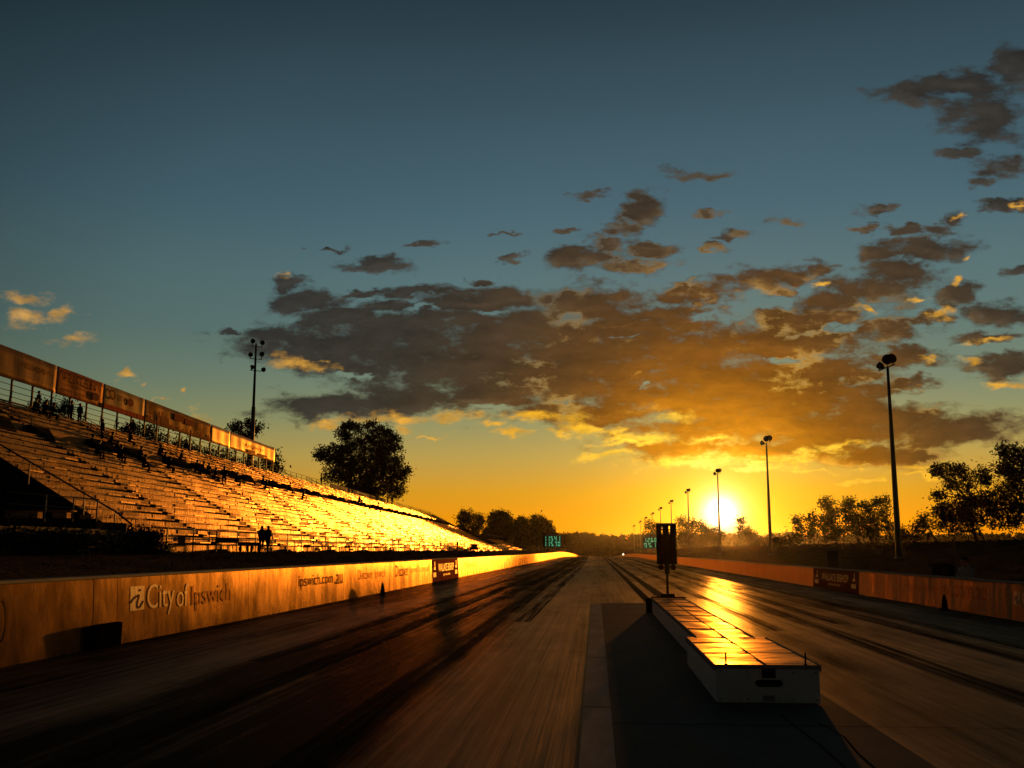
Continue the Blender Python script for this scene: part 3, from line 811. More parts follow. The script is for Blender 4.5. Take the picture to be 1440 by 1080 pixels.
m = MB(); m.box(pxx(-30), pxx(20), PY+.5, PY+.9, pz(727), pz(718)); m.box(pxx(42), pxx(64), PY+.5, PY+.9, pz(727), pz(719)); m.box(pxx(84), pxx(102), PY+.5, PY+.9, pz(728), pz(722)); m.build('bench', M['alu'], land)
m = MB(); m.box(pxx(-30), pxx(72), PY+.45, PY+.95, pz(717.5), pz(716)); m.build('bench_top', M['alu'], land)

# fence along the foot of the stand
XN = -22.6
fe = wthing('spectator_fence', (XN, 60, 1.42), 'dark post and rail fence along the foot of the grandstand', 'fence')
y = 52.5; k = 0
while y < 262:
    pm = MB(); pm.tube((XN, y, 1.38), (XN, y, 2.68), .04, .04, 6); y += 3.55
    pm.build('post', M['dark_steel'], fe)
m = MB()
for h in (2.68, 2.12): m.tube((XN, 52.5, h), (XN, 262, h), .035, .035, 6)
m.build('rails', M['dark_steel'], fe)
def fence_sign(pxa, pxb, za, zb, label):
    a = -XN*F/(838-pxa); b = -XN*F/(838-pxb)
    m = MB(); m.box(XN+.05, XN+.09, a, b, za, zb); o = m.build('sign_board', M['dark_board']); tag(o, label, 'sign', 'dark boards on the grandstand fence')
fence_sign(295, 329, 1.95, 2.28, 'wide dark board on the fence, left of the walking couple')
fence_sign(240, 250, 1.75, 2.3, 'narrow upright dark board on the fence, right of the hedge')
fence_sign(424, 434, 1.72, 1.95, 'small dark board low on the fence, right of the walking couple')
fence_sign(483, 491, 1.72, 1.95, 'small dark board low on the fence, below the middle benches')
fence_sign(525, 531, 1.72, 1.95, 'small dark board low on the fence, toward the far benches')

# second, smaller stand far along
g2 = wthing('bleacher', (-24, 285, 1.42), 'small far bleacher beyond the end of the grandstand', 'bleacher')
for k in range(7):
    m = MB(); x0 = -22.5-.9*k; m.box(x0-.4, x0, 266, 312, 1.7+.42*k, 1.95+.42*k)
    m.build('bench_row', M['alu'], g2)
m = MB()
for yy in range(267, 312, 4):
    m.tube((-22.3, yy, 1.4), (-28.4, yy, 4.3), .05, .05, 5); m.tube((-28.4, yy, 1.4), (-28.4, yy, 5.6), .05, .05, 5)
m.tube((-28.4, 266, 5.6), (-28.4, 312, 5.6), .05)
m.build('frame', M['dark_steel'], g2)

# ------------------------------------------------------------------ banners above the back railing
def banner(pxa, pxb, mt, label):
    a, b = ban_y(pxa)+.04, ban_y(pxb)-.04
    zt_ = lambda y: CAMZ + (774 - (487.5+(838-(-XR)*F/y)*.3745))*y/F
    zb_ = lambda y: CAMZ + (774 - (531.7+(838-(-XR)*F/y)*.3105))*y/F
    root = wthing('banner', (XR+.09, (a+b)/2, zb_((a+b)/2)), label, 'banner', 'banners along the back of the grandstand')
    m = MB(); n = max(8, int((b-a)/.35)); h_ = 5
    ph = random.uniform(0, 6)
    P = lambda i, j: Vector((XR+.10+.035*sin(ph+i*.9+j*.5)*sin(pi*j/h_)+.02*sin(i*.37+ph), a+(b-a)*i/n, zb_(a+(b-a)*i/n)+(zt_(a+(b-a)*i/n)-zb_(a+(b-a)*i/n))*j/h_))
    for i in range(n):
        for j in range(h_): m.quad(P(i,j), P(i+1,j), P(i+1,j+1), P(i,j+1))
    o = m.build('cloth', mt, root, smooth=True)
    bm = bmesh.new(); bm.from_mesh(o.data); bmesh.ops.remove_doubles(bm, verts=bm.verts, dist=.001); bm.to_mesh(o.data); bm.free()
    s = o.modifiers.new('solid', 'SOLIDIFY'); s.thickness = .008
    def Q(f, g_, l=0): 
        y = a+(b-a)*f; return Vector((XR+.185+l, y, zb_(y)+(zt_(y)-zb_(y))*g_))
    def rect(f0, f1, g0, g1, mt, name='print'):
        m = MB(); m.quad(Q(f0,g0), Q(f1,g0), Q(f1,g1), Q(f0,g1)); return m.build(name, mt, o)
    def txt(s, f0, f1, g0, g1, mt):
        m = MB(); p, q = Q(f0, g0, .004), Q(f1, g0, .004); r = Q(f0, g1, .004)
        add_text(m, s, p, (q-p).normalized(), (r-p).normalized(), (q-p).length, (r-p).length); m.build('lettering', mt, o)
    def disc(f, g_, rf, rg, mt, ring=0):
        m = MB(); n = 20
        for i in range(n):
            q0, q1 = 2*pi*i/n, 2*pi*(i+1)/n
            m.quad(Q(f+rf*ring*cos(q0), g_+rg*ring*sin(q0)), Q(f+rf*cos(q0), g_+rg*sin(q0)), Q(f+rf*cos(q1), g_+rg*sin(q1)), Q(f+rf*ring*cos(q1), g_+rg*ring*sin(q1)))
        m.build('emblem', mt, o)
    return root, rect, txt, disc
random.seed(5)
r, rect, txt, disc = banner(-60, 40, M['banner_a'], 'brownish banner with faint lettering, first from the left')
txt('FIELD of DREAMS', .45, .90, .52, .70, M['banner_dark'])
r, rect, txt, disc = banner(40, 114, M['banner_b'], 'orange banner reading WILGLEN in large dark letters')
txt('WILGLEN', .08, .92, .56, .92, M['banner_dark']); txt('CONSTRUCTIONS', .22, .80, .40, .50, M['banner_purple']); txt('HAMPTON & SONS', .10, .68, .14, .28, M['banner_dark']); disc(.82, .34, .08, .16, M['banner_dark'])
r, rect, txt, disc = banner(114, 178, M['banner_c'], 'pale banner with two round emblems and a red lower strip')
rect(0.01, .99, .02, .22, M['banner_red']); disc(.18, .66, .075, .22, M['banner_dark'], .6); disc(.63, .60, .075, .17, M['banner_purple'], .25); txt('AUTO', .27, .50, .52, .74, M['banner_brown'])
r, rect, txt, disc = banner(178, 281, M['banner_d'], 'ochre banner printed with a dark city skyline')
x = .01
random.seed(11)
while x < .98:
    w = random.uniform(.015, .04); hh = random.choice((.12, .18, .25, .34, .2)) + (.35 if abs(x-.22) < .07 or abs(x-.84) < .02 else 0)
    rect(x, min(.99, x+w), .02, hh, M['banner_brown']); x += w + random.uniform(.0, .012)
rect(.40, .54, .52, .84, M['banner_purple']); rect(.56, .70, .50, .80, M['banner_purple'])
for k in range(6): rect(.05, .14, .42+.085*k, .455+.085*k, M['banner_brown'])
for k in range(5): rect(.74, .82, .42+.085*k, .455+.085*k, M['banner_brown'])
r, rect, txt, disc = banner(281, 310, M['banner_e'], 'plain bright yellow banner between the skyline and creased ones')
r, rect, txt, disc = banner(310, 377, M['banner_f'], 'creased golden banner at the far right end of the row')
rect(.36, .52, .12, .30, M['banner_b']); rect(.60, .80, .12, .26, M['banner_b']); txt('RACEWAY', .30, .72, .40, .62, M['banner_b'])

# ------------------------------------------------------------------ scoreboards
SEG = {'0':'abcdef','1':'bc','2':'abged','3':'abgcd','4':'fgbc','5':'afgcd','6':'afgedc','7':'abc','8':'abcdefg','9':'abcdfg'}
def scoreboard(px, py0, py1, D, top, bot, label, w=4.9, flip=0):
    X = (px-838)*D/F; zb = CAMZ+(774-py1)*D/F; zt2 = CAMZ+(774-py0)*D/F; gzv = zg(X, D)
    root = wthing('scoreboard', (X, D, gzv), label, 'scoreboard', 'scoreboards on either side of the track')
    m = MB(); m.box(X-w/2, X+w/2, D-.12, D+.12, zb, zt2); m.build('panel', M['black'], root, bevel=.02)
    m = MB(); m.box(X-w*.36, X+w*.36, D-.14, D+.10, zt2+.05, zt2+.75); m.build('header_board', M['dark_board'], root)
    for dx in (-w*.32, w*.16):
        m = MB(); m.tube((X+dx, D+.2, gzv-.2), (X+dx, D+.2, zt2+.7), .11, .11, 8); m.build('post', M['dark_steel'], root)
    H = (zt2-zb)
    def line(s, z0, h):
        n = len(s.replace('.', '')); cw = w*.94/n; x = X - w*.47 
        for ch in s:
            if ch == '.':
                m.box(x-cw*.11, x-cw*.01, D-.16, D-.125, z0, z0+h*.12); continue
            L_, R_ = x+cw*.14, x+cw*.78; t = h*.13; zm = z0+h/2
            for q in SEG[ch]:
                if q == 'a': m.box(L_+t, R_-t, D-.16, D-.125, z0+h-t, z0+h)
                if q == 'g': m.box(L_+t, R_-t, D-.16, D-.125, zm-t/2, zm+t/2)
                if q == 'd': m.box(L_+t, R_-t, D-.16, D-.125, z0, z0+t)
                if q == 'f': m.box(L_, L_+t, D-.16, D-.125, zm+t*.6, z0+h)
                if q == 'b': m.box(R_-t, R_, D-.16, D-.125, zm+t*.6, z0+h)
                if q == 'e': m.box(L_, L_+t, D-.16, D-.125, z0, zm-t*.6)
                if q == 'c': m.box(R_-t, R_, D-.16, D-.125, z0, zm-t*.6)
            x += cw
    for s, z0 in ((top, zb+H*.54), (bot, zb+H*.06)):
        m = MB(); line(s, z0, H*.38); m.build('digits', M['green_led'], root)
scoreboard(777.5, 753.5, 769, 270, '11.541', '115.70', 'green lit scoreboard reading 11.541 and 115.70 left of the track')
scoreboard(915.5, 756, 770.5, 270, '12.686', '95.19', 'green lit scoreboard reading 12.686 beside the starting lights')
m = MB(); p = at_y(876.5, 779, 300); m.lathe((p.x, 300, zt(300)+.0), (0, 0, 1), [(.5, .05), (.55, .17), (.75, .2), (.9, .12)], 10)
o = m.build('marker_light', M['white_led']); tag(o, 'tiny white light at the far end of the right barrier', 'light')

# ------------------------------------------------------------------ vegetation
class Tree:
    pass
def leaf_cloud(m, c, rad, n_cl, leaf, per, sub):
    """leaf clumps through an ellipsoid"""
    for i in range(n_cl):
        while True:
            q = Vector((random.uniform(-1,1), random.uniform(-1,1), random.uniform(-1,1)))
            if .12 < q.length < 1: break
        if q.length < .5 and random.random() < .5: q = q.normalized()*random.uniform(.6, 1)
        cc = Vector(c) + Vector((q.x*rad[0], q.y*rad[1], q.z*rad[2]))
        sr = sub*random.uniform(.55, 1.25)
        for k in range(per):
            d = Vector((random.gauss(0,1), random.gauss(0,1), random.gauss(0,.75)))*sr*.55
            a = Vector((random.gauss(0,1), random.gauss(0,1), random.gauss(-.3,1))).normalized()
            b = a.cross(Vector((random.gauss(0,1), random.gauss(0,1), random.gauss(0,1)))).normalized()
            l = leaf*random.uniform(.6, 1.4); w = l*random.uniform(.28, .5); o = cc + d
            m.quad(o - a*l*.5, o + b*w*.5, o + a*l*.5, o - b*w*.5)
def limb(m, a, b, r0, r1, n=4, wob=.12):
    a = Vector(a); b = Vector(b); L_ = (b-a).length; pts = [a]
    for i in range(1, n):
        f = i/n; pts.append(a.lerp(b, f) + Vector((random.gauss(0,1), random.gauss(0,1), random.gauss(0,.5)))*wob*L_*.3)
    pts.append(b)
    for i in range(n): m.tube(pts[i], pts[i+1], r0+(r1-r0)*i/n, r0+(r1-r0)*(i+1)/n, 6, False)
    return pts
def tree(D, blobs, base_px, label, group=None, dens=1.0, leaf=.5, name='tree', mt='leaf', rtrunk=None, fork=.35, cat='tree', sub=1.0):
    X = (base_px-838)*D/F; z0 = zg(X, D) - .1
    root = wthing(name, (X, D, z0), label, cat, group)
    S = D/F
    cr = MB(); tk = MB()
    cs = []
    for (px, py, rx, ry) in blobs:
        c = at_y(px, py, D + random.uniform(-.6, .6)*rx*S)
        rad = (rx*S, (rx+ry)/2*S*.9, ry*S); cs.append((c, rad))
    zmin = min(c.z - r[2] for c, r in cs); zmax = max(c.z + r[2] for c, r in cs)
    rt_ = rtrunk or max(.12, (zmax-z0)*.022)
    fz = z0 + (max(zmin, z0+.5) - z0)*.9 + (zmax-zmin)*fork*.3
    xm = sum(c.x for c, r in cs)/len(cs)
    fk = Vector((X*.6+xm*.4, D, fz))
    limb(tk, (X, D, z0-.3), fk, rt_, rt_*.75, 4, .1)
    for c, r in cs:
        mid = limb(tk, fk, c, rt_*.5, rt_*.14, 4, .25)
        for k in range(5):
            q = Vector((random.uniform(-1,1), random.uniform(-1,1), random.uniform(-.6,1))).normalized()*.85
            limb(tk, mid[random.choice((2,3,4))], c + Vector((q.x*r[0], q.y*r[1], q.z*r[2])), rt_*.13, .015, 3, .25)
        vol = r[0]*r[1]*r[2]
        n = int(max(14, 9*dens*(vol**.72)))
        leaf_cloud(cr, c, r, n, leaf, 26, sub)
    cr.build('crown', M[mt], root); tk.build('trunk', M['bark'], root)
    return root
random.seed(31)
BG = 'trees behind the grandstand'
tree(205, [(492,608,20,13),(532,612,22,16),(546,640,20,24),(508,640,38,24),(470,636,20,14),(482,664,30,18),(530,676,30,22),(560,664,10,14),(554,690,15,11),(500,692,32,14),(458,643,9,7),(565,672,6,8),(448,640,5,5),(520,598,10,6),(556,616,8,8),(488,598,8,5),(570,662,5,5)], 505,
     'large dense gum tree rising behind the middle of the grandstand', BG, 1.15, .55, rtrunk=.55)
tree(160, [(338,602,11,10),(352,597,9,8),(360,603,9,7),(330,600,5,6),(345,612,16,6)], 346, 'thin tree behind the lone left light pole', BG, 1.0, .42)
tree(150, [(385,644,9,14),(388,656,8,10),(376,652,8,10)], 384, 'dark tree at the far end of the banners', BG, 1.2, .45)
tree(120, [(60,572,14,9),(45,578,8,6)], 55, 'sparse tree top seen under the orange banner', BG, .5, .35)
tree(118, [(94,570,9,10),(84,578,9,6)], 90, 'wispy tree top right of the two standing figures', BG, .5, .35)
tree(125, [(187,603,8,9),(182,615,10,8),(172,610,5,7)], 185, 'small tree below the pale banner with round emblems', BG, .9, .4)
tree(125, [(212,606,13,9),(226,616,13,10),(204,614,9,8)], 215, 'dark tree below the skyline banner', BG, 1.0, .4)
tree(130, [(247,622,12,9),(262,628,11,9),(272,634,7,6)], 255, 'tree under the far end of the skyline banner', BG, .8, .4)
tree(135, [(296,640,13,9),(312,644,12,10),(330,652,13,9),(350,656,12,8)], 318, 'leafy tree under the creased golden banner', BG, 1.1, .42)
LG = 'trees beyond the far end of the grandstand'
tree(340, [(655,727,12,12),(668,735,12,14),(650,742,10,10),(660,752,14,12)], 660, 'open crowned tree nearest the end of the grandstand', LG, .75, .7, sub=1.3)
tree(330, [(702,732,16,13),(708,745,20,16),(694,752,14,14)], 704, 'broad dense dark tree right of the open crowned one', LG, 1.6, .75, sub=1.4)
tree(350, [(733,740,10,12),(735,753,12,14)], 734, 'narrow dark tree between two broader ones', LG, 1.3, .75, sub=1.3)
tree(345, [(755,736,9,11),(764,744,12,13),(752,752,14,14),(772,753,8,12)], 758, 'domed tree left of the green scoreboard', LG, 1.3, .75, sub=1.3)
tree(420, [(797,757,6,5),(792,762,7,6)], 795, 'small low tree right of the left scoreboard', LG, 1, .8, sub=1.4)
SG = 'trees in the glare of the setting sun'
tree(330, [(912,738,5,8),(918,748,9,10),(924,742,7,8)], 920, 'thin tree left of the starting lights', SG, .5, .6, sub=1.2)
tree(310, [(958,732,7,6),(963,745,13,11),(972,735,8,8),(966,757,16,10)], 965, 'spreading tree right of the starting lights', SG, .65, .6, sub=1.2)
tree(330, [(985,742,9,8),(992,752,14,11),(1006,752,12,10)], 994, 'low tree just left below the sun', SG, .8, .65, sub=1.2)
tree(330, [(1042,734,4,8),(1046,745,9,9),(1053,752,11,8),(1040,755,10,8)], 1046, 'pointed tree just right of the sun', SG, .7, .6, sub=1.2)
tree(300, [(1075,763,10,4),(1090,764,9,4),(1062,764,8,4)], 1078, 'low bushes at the foot of the second light pole', SG, .8, .6, name='bush', cat='bush', sub=1.1)
RG = 'trees on the right bank'
tree(205, [(1119,730,6,6),(1124,742,4,6)], 1124, 'slim tall tree left of the right hand wood', RG, .6, .5)
tree(205, [(1139,729,8,7),(1142,742,8,9),(1136,748,8,8)], 1140, 'small round headed tree beside the slim one', RG, 1.1, .5)
tree(205, [(1165,708,11,9),(1168,724,12,12),(1158,738,13,10),(1170,748,16,12)], 1166, 'tall full gum tree at the left of the right wood', RG, 1.1, .55)
tree(215, [(1196,706,8,8),(1192,722,13,12),(1198,740,15,14)], 1196, 'pointed tall gum tree in the middle of the right wood', RG, 1.1, .55)
tree(205, [(1216,712,8,8),(1222,726,12,12),(1224,744,16,14)], 1220, 'dense gum tree right of the pointed one', RG, 1.2, .55)
tree(205, [(1233,706,4,6),(1246,708,5,9),(1243,722,6,8),(1240,736,9,10),(1250,744,10,12)], 1240, 'ragged tall tree beside the nearest light pole', RG, .75, .5)
tree(150, [(1106,758,12,5),(1120,756,10,5),(1090,761,6,3)], 1108, 'low hedge like bush at the left edge of the bank', RG, 1.1, .4, name='bush', cat='bush')
tree(150, [(1272,752,7,5),(1262,750,6,6),(1280,754,5,4)], 1271, 'small bush behind the nearest light pole', RG, .7, .35, name='bush', cat='bush')
tree(130, [(1298,732,10,8),(1290,745,8,9),(1306,745,14,11)], 1300, 'rounded dark bush left of the big right trees', RG, 1.2, .36, sub=.8)
tree(135, [(1326,659,13,9),(1340,662,12,10),(1352,662,10,9),(1364,672,12,9),(1382,665,10,9),(1318,664,6,5),(1336,680,12,10),(1352,690,14,14),(1322,696,11,5),(1386,676,8,8)], 1350,
     'spreading gum tree with open branches, second from right', RG, 1.15, .4, sub=.85)
tree(128, [(1345,715,22,14),(1325,722,14,10),(1372,712,20,16),(1352,735,34,14),(1395,705,14,16)], 1362, 'dense dark bushy tree under the spreading gum', RG, 2.2, .4, sub=.9)
tree(118, [(1432,638,16,10),(1412,633,9,6),(1425,655,20,16),(1410,660,8,8),(1436,675,18,18),(1410,690,10,9),(1430,705,26,20),(1415,728,26,16),(1455,650,18,24)], 1428,
     'tallest dark tree at the right edge of the picture', RG, 2.1, .38, sub=.85)
# far woods beyond the end of the strip: one mass
random.seed(77)
m = MB(); cnt = 0
for x in range(-150, 420, 7):
    for row in range(3):
        D = 870 + row*35 + random.uniform(-12, 12); hh = random.uniform(11.5, 14.5) + (2 if random.random() < .15 else 0)
        xx = x + random.uniform(-3, 3); g0 = zg(0, D)
        for z_ in (.35, .62, .84):
            leaf_cloud(m, (xx+random.uniform(-1.5,1.5), D, g0 + (hh+7)*z_), (5.5*(1.25-z_*.6), 5, (hh+7)*.19), 30, 2.6, 14, 2.0)
o = m.build('treeline', M['leaf2']); tag(o, 'dark far wood across the end of the strip', 'woodland', kind='stuff')
# hedge at left
random.seed(13)
m = MB()
for i in range(420):
    leaf_cloud(m, (-19.4+random.uniform(-.6,.6), random.uniform(24, 43.3), random.uniform(1.2, 2.22)), (.45, .5, .26), 6, .16, 16, .35)
h = wthing('hedge', (-19.4, 34, 1.2), 'dark clipped hedge before the near end of the grandstand', 'hedge')
m.build('foliage', M['leaf2'], h)
m = MB()
for y in [24.5+.9*i for i in range(21)]: m.tube((-19.4, y, 1.1), (-19.4+random.uniform(-.2,.2), y+random.uniform(-.2,.2), 2.1), .03, .012, 5)
m.box(-19.85, -18.9, 24, 43.1, 1.2, 2.3)  # added inner block keeps light from showing through the leaves
m.build('stems_and_core', M['bark'], h)
# rough grass on the right bank and behind the left barrier: one mass
random.seed(17)
m = MB()
for i in range(9000):
    if random.random() < .7:
        x = random.uniform(9.6, 40); y = random.uniform(24, 190)
    else:
        x = random.uniform(-22, -8.3); y = random.uniform(14, 150)
    if -20.2 < x < -18.6 and y < 44: continue
    z = zg(x, y); s_ = random.uniform(.05, .13)
    for k in range(3):
        q = random.uniform(0, 2*pi); dx, dy = cos(q)*.02*(1+y*.02), sin(q)*.02*(1+y*.02); l = Vector((random.gauss(0,.06), random.gauss(0,.06), s_))
        b = Vector((x+random.gauss(0,.12), y+random.gauss(0,.12), z-.03)); m.tri(b-Vector((dx,dy,0)), b+Vector((dx,dy,0)), b+l)
M['grass'] = mat('dry_grass_blades', (.09, .065, .032), .9, 0, 0)
o = m.build('grass', M['grass']); tag(o, 'dry grass on the banks', 'grass', kind='stuff')

# ------------------------------------------------------------------ people
def skin_mesh(V, E, R, sub=1):
    me = bpy.data.meshes.new('p'); me.from_pydata(V, E, []); o = bpy.data.objects.new('p', me); COL.objects.link(o)
    sk = o.modifiers.new('s', 'SKIN'); sk.use_smooth_shade = True
    for i, r in enumerate(R):
        sv = me.skin_vertices[0].data[i]; k_ = 1.22; sv.radius = (r*k_, r*k_) if not isinstance(r, tuple) else (r[0]*k_, r[1]*k_); sv.use_root = (i == 0)
    ss = o.modifiers.new('d', 'SUBSURF'); ss.levels = sub; ss.render_levels = sub
    dg = bpy.context.evaluated_depsgraph_get(); dg.update()
    out = bpy.data.meshes.new_from_object(o.evaluated_get(dg)); bpy.data.objects.remove(o); bpy.data.meshes.remove(me)
    return out
_pose = {}
def pose_mesh(pose):
    """body facing +x, feet (or seat) at z=0"""
    if pose in _pose: return _pose[pose]
    seat = 0
    if pose == 'stand': hip, lean = .93, 0
    elif pose == 'walk': hip, lean = .90, .06
    elif pose == 'stride': hip, lean = .78, .1
    elif pose == 'bend': hip, lean = .86, .55
    else: hip, lean = .46, .22      # sit
    V = []; E = []; R = []
    def add(p, r, parent=None):
        V.append(tuple(p)); R.append(r)
        if parent is not None: E.append((parent, len(V)-1))
        return len(V)-1
    up_ = Vector((sin(lean), 0, cos(lean)))
    H = Vector((0, 0, hip))
    pel = add(H, (.145, .12)); wa = add(H+up_*.16, (.135, .105), pel); ch = add(H+up_*.36, (.165, .115), wa); sh = add(H+up_*.49, (.12, .085), ch)
    nk = add(H+up_*.565, .052, sh); hb = add(H+up_*.63, .075, nk); hd = add(H+up_*.71 + Vector((.015, 0, 0)), .095, hb); ht = add(H+up_*.79, .06, hd)
    for s in (-1, 1):
        shp = H+up_*.475+Vector((0, s*.19, 0)); a = add(shp, .058, sh)
        if pose in ('stand',): el, ha = shp+Vector((-.03, s*.06, -.29)), shp+Vector((.10, s*.05, -.54))
        elif pose == 'walk': el, ha = shp+Vector((s*.12, s*.05, -.27)), shp+Vector((s*.24+.05, s*.04, -.5))
        elif pose == 'stride': el, ha = shp+Vector((.16, s*.06, -.24)), shp+Vector((.36, s*.04, -.34))
        elif pose == 'bend': el, ha = shp+Vector((.12, s*.05, -.27)), shp+Vector((.32, s*.0, -.42))
        else: el, ha = shp+Vector((.08, s*.07, -.27)), shp+Vector((.33, -s*.02, -.36))
        e = add(el, .043, a); w = add(ha, .028, e); d = (ha-el).normalized(); add(ha+d*.085, .034, w)
        hp = H+Vector((0, s*.095, -.03)); l = add(hp, .088, pel)
        if pose == 'stand': kn, an, toe = Vector((.02, s*.11, .49)), Vector((-.02, s*.12, .09)), Vector((.15, s*.14, .04))
        elif pose == 'walk':
            kn, an, toe = (Vector((.16, s*.1, .50)), Vector((.25, s*.1, .10)), Vector((.42, s*.11, .06))) if s > 0 else (Vector((-.03, s*.1, .47)), Vector((-.30, s*.1, .15)), Vector((-.17, s*.11, .04)))
        elif pose == 'stride':
            kn, an, toe = (Vector((.36, s*.1, .55)), Vector((.58, s*.1, .10)), Vector((.74, s*.11, .06))) if s > 0 else (Vector((-.28, s*.1, .45)), Vector((-.62, s*.1, .20)), Vector((-.52, s*.11, .05)))
        elif pose == 'bend': kn, an, toe = Vector((.08, s*.13, .47)), Vector((-.04, s*.14, .09)), Vector((.13, s*.16, .04))
        else: kn, an, toe = Vector((.43, s*.13, .45)), Vector((.36, s*.13, .08)), Vector((.54, s*.15, .03))
        k = add(kn, .06, l); c = add(kn.lerp(an, .35), .058, k); a2 = add(an, .04, c); add(toe, .04, a2)
    me = skin_mesh(V, E, R, 1)
    bm = bmesh.new(); bm.from_mesh(me)
    # nose and fingers carried on the same mesh
    def cone(a, b, r0, r1, n=5):
        a, b = Vector(a), Vector(b); d = (b-a).normalized(); t_ = Vector((0,0,1)) if abs(d.z) < .9 else Vector((1,0,0)); u = d.cross(t_).normalized(); w = d.cross(u)
        v0 = [bm.verts.new(a+(u*cos(2*pi*i/n)+w*sin(2*pi*i/n))*r0) for i in range(n)]; v1 = [bm.verts.new(b+(u*cos(2*pi*i/n)+w*sin(2*pi*i/n))*r1) for i in range(n)]
        for i in range(n): bm.faces.new((v0[i], v0[(i+1)%n], v1[(i+1)%n], v1[i]))
        bm.faces.new(v1)
    hc = H+up_*.71
    cone(hc+Vector((.085, 0, .0)), hc+Vector((.125, 0, -.012)), .018, .008)
    for s in (-1, 1): cone(hc+Vector((.0, s*.075, 0)), hc+Vector((-.01, s*.105, .012)), .02, .012)
    hands = [i for i in range(len(V)) if R[i] == .034]
    for i in hands:
        par = [e[0] for e in E if e[1] == i][0]; d = (Vector(V[i])-Vector(V[par])).normalized(); sd = d.cross(Vector((0,0,1))).normalized()
        for k, ln in enumerate((.07, .08, .075, .06)):
            b0 = Vector(V[i]) + sd*(k-1.5)*.017 + d*.02; b1 = b0 + d*ln*.55; cone(b0, b1, .009, .008); cone(b1, b1+(d+Vector((.0,0,-.5))).normalized()*ln*.5, .008, .006)
        cone(Vector(V[par])+d*.03+sd*.03, Vector(V[par])+d*.08+sd*.06, .011, .008)
    bm.normal_update()
    for f in bm.faces:
        c = f.calc_center_median(); q = (c-H).dot(up_)
        hand = any((c-Vector(V[i])).length < .13 for i in hands)
        if q > .555 or hand: f.material_index = 0
        elif (c-H).dot(up_) > .04 and not (pose == 'sit' and c.x > .3 and c.z < .55) and c.z > hip-.02: f.material_index = 1
        else: f.material_index = 2
        f.smooth = True
    # arms below the hip line are sleeves, not trousers
    for f in bm.faces:
        c = f.calc_center_median()
        if f.material_index == 2 and abs(c.y) > .185 and c.z > hip-.22: f.material_index = 1
    bm.to_mesh(me); bm.free()
    while len(me.materials) < 3: me.materials.append(M['skin'])
    hr = MB(); hr.lathe(hc+up_*.005+Vector((-.018, 0, 0)), up_, [(-.06, .075), (-.02, .098), (.04, .098), (.085, .07), (.105, .02)], 12)
    _pose[pose] = (me, hr, hip, up_); return _pose[pose]
def person(pose, loc, face, label, shirt='shirt_dark', group=None, scale=1.0):
    me, hr, hip, up_ = pose_mesh(pose)
    root = thing('person', loc, label, 'person', group, rz=face); root.scale = (scale,)*3
    b = me.copy()
    for i, q in enumerate((M['skin'], M[shirt], M['trousers'])): b.materials[i] = q
    o = bpy.data.objects.new('body', b); COL.objects.link(o); o.parent = root
    h = hr.build('hair', M['hair'], root, smooth=True)
    return root
def on_stand(px, t, dz=0):
    """stand point seen in image column px on row t"""
    x = gx(t); y = -x*F/(838-px); k = math.floor(t*NR+1e-6); return Vector((x, y, gz(y, (k+1)/NR) - .12 + dz))
def seat_at(px, k):     # seated on the bench of row k
    t = (k+.35)/NR; x = gx(t)-.12; y = -x*F/(838-px); return Vector((x, y, gz(y, (k+1)/NR) - .12 + .20 - .36))
SP = 'spectators on the grandstand'
TOPX = XB - .1
def on_top(px): 
    y = -TOPX*F/(838-px); return Vector((TOPX, y, gz(y, 1)-.12))
random.seed(8)
person('stand', on_top(17), 0.2, 'person in blue-grey shirt standing on the top walkway at far left', 'shirt_blue', SP)
person('sit', seat_at(10, 20), .3, 'person in dark clothes sitting at the far left top row, left of a pair', 'shirt_dark', SP, 1.1)
person('sit', seat_at(26, 20), -.2, 'person in dark clothes sitting at the far left top row, right of a pair', 'shirt_dark', SP, 1.1)
person('stand', on_top(69), .6, 'person in dark clothes at the railing under the orange banner, left of two', 'shirt_dark', SP)
person('stand', on_top(82), -.4, 'person in dark clothes at the railing under the orange banner, right of two', 'shirt_dark', SP)
person('stand', on_stand(118, .80), .2, 'person in dark clothes standing alone below the handrail on the upper tier', 'shirt_dark', SP, 1.05)
person('sit', seat_at(153, 21), .2, 'person sitting on the top row below the pale banner', 'shirt_dark', SP)
person('stand', on_top(164), -.8, 'person standing at the railing below the pale banner', 'shirt_dark', SP)
person('sit', seat_at(160, 18), .1, 'person sitting hunched on the upper tier below the pale banner', 'shirt_dark', SP, 1.05)
person('sit', seat_at(244, 21), .1, 'person sitting on the top row below the skyline banner', 'shirt_dark', SP, 1.05)
for i, (px, k, lb) in enumerate(((262, 14, 'leftmost of the trio sitting just left of the striding person'), (271, 14, 'second figure of the trio sitting just left of the striding person'),
                    (280, 14, 'third figure of the trio sitting just left of the striding person'), (290, 13, 'dark figure sitting just left of the striding person'))):
    person('sit', seat_at(px, k), random.uniform(-.5, .5), lb, 'shirt_dark', SP, 1.1)
for i, (px, k, fc) in enumerate(((38, 20, .2), (101, 14, .3), (112, 13, -.2), (131, 16, .4), (140, 14, .1), (146, 13, -.3), (176, 14, .2), (183, 12, .3), (206, 16, -.1), (213, 14, .2), (221, 13, 0), (238, 16, .3), (322, 13, .2), (401, 14, .1), (421, 12, .3))):
    k = int(k); o_ = ('first', 'second', 'third', 'fourth', 'fifth', 'sixth', 'seventh', 'eighth', 'ninth', 'tenth', 'eleventh', 'twelfth', 'thirteenth', 'fourteenth')
    lb = 'person in dark clothes sitting alone beside the pair at the far left top row' if i == 0 else 'dark seated spectator, %s from the left of those scattered about the cross aisle' % o_[i-1]
    person('sit', seat_at(px, k), fc, lb, 'shirt_dark', SP, 1.12)
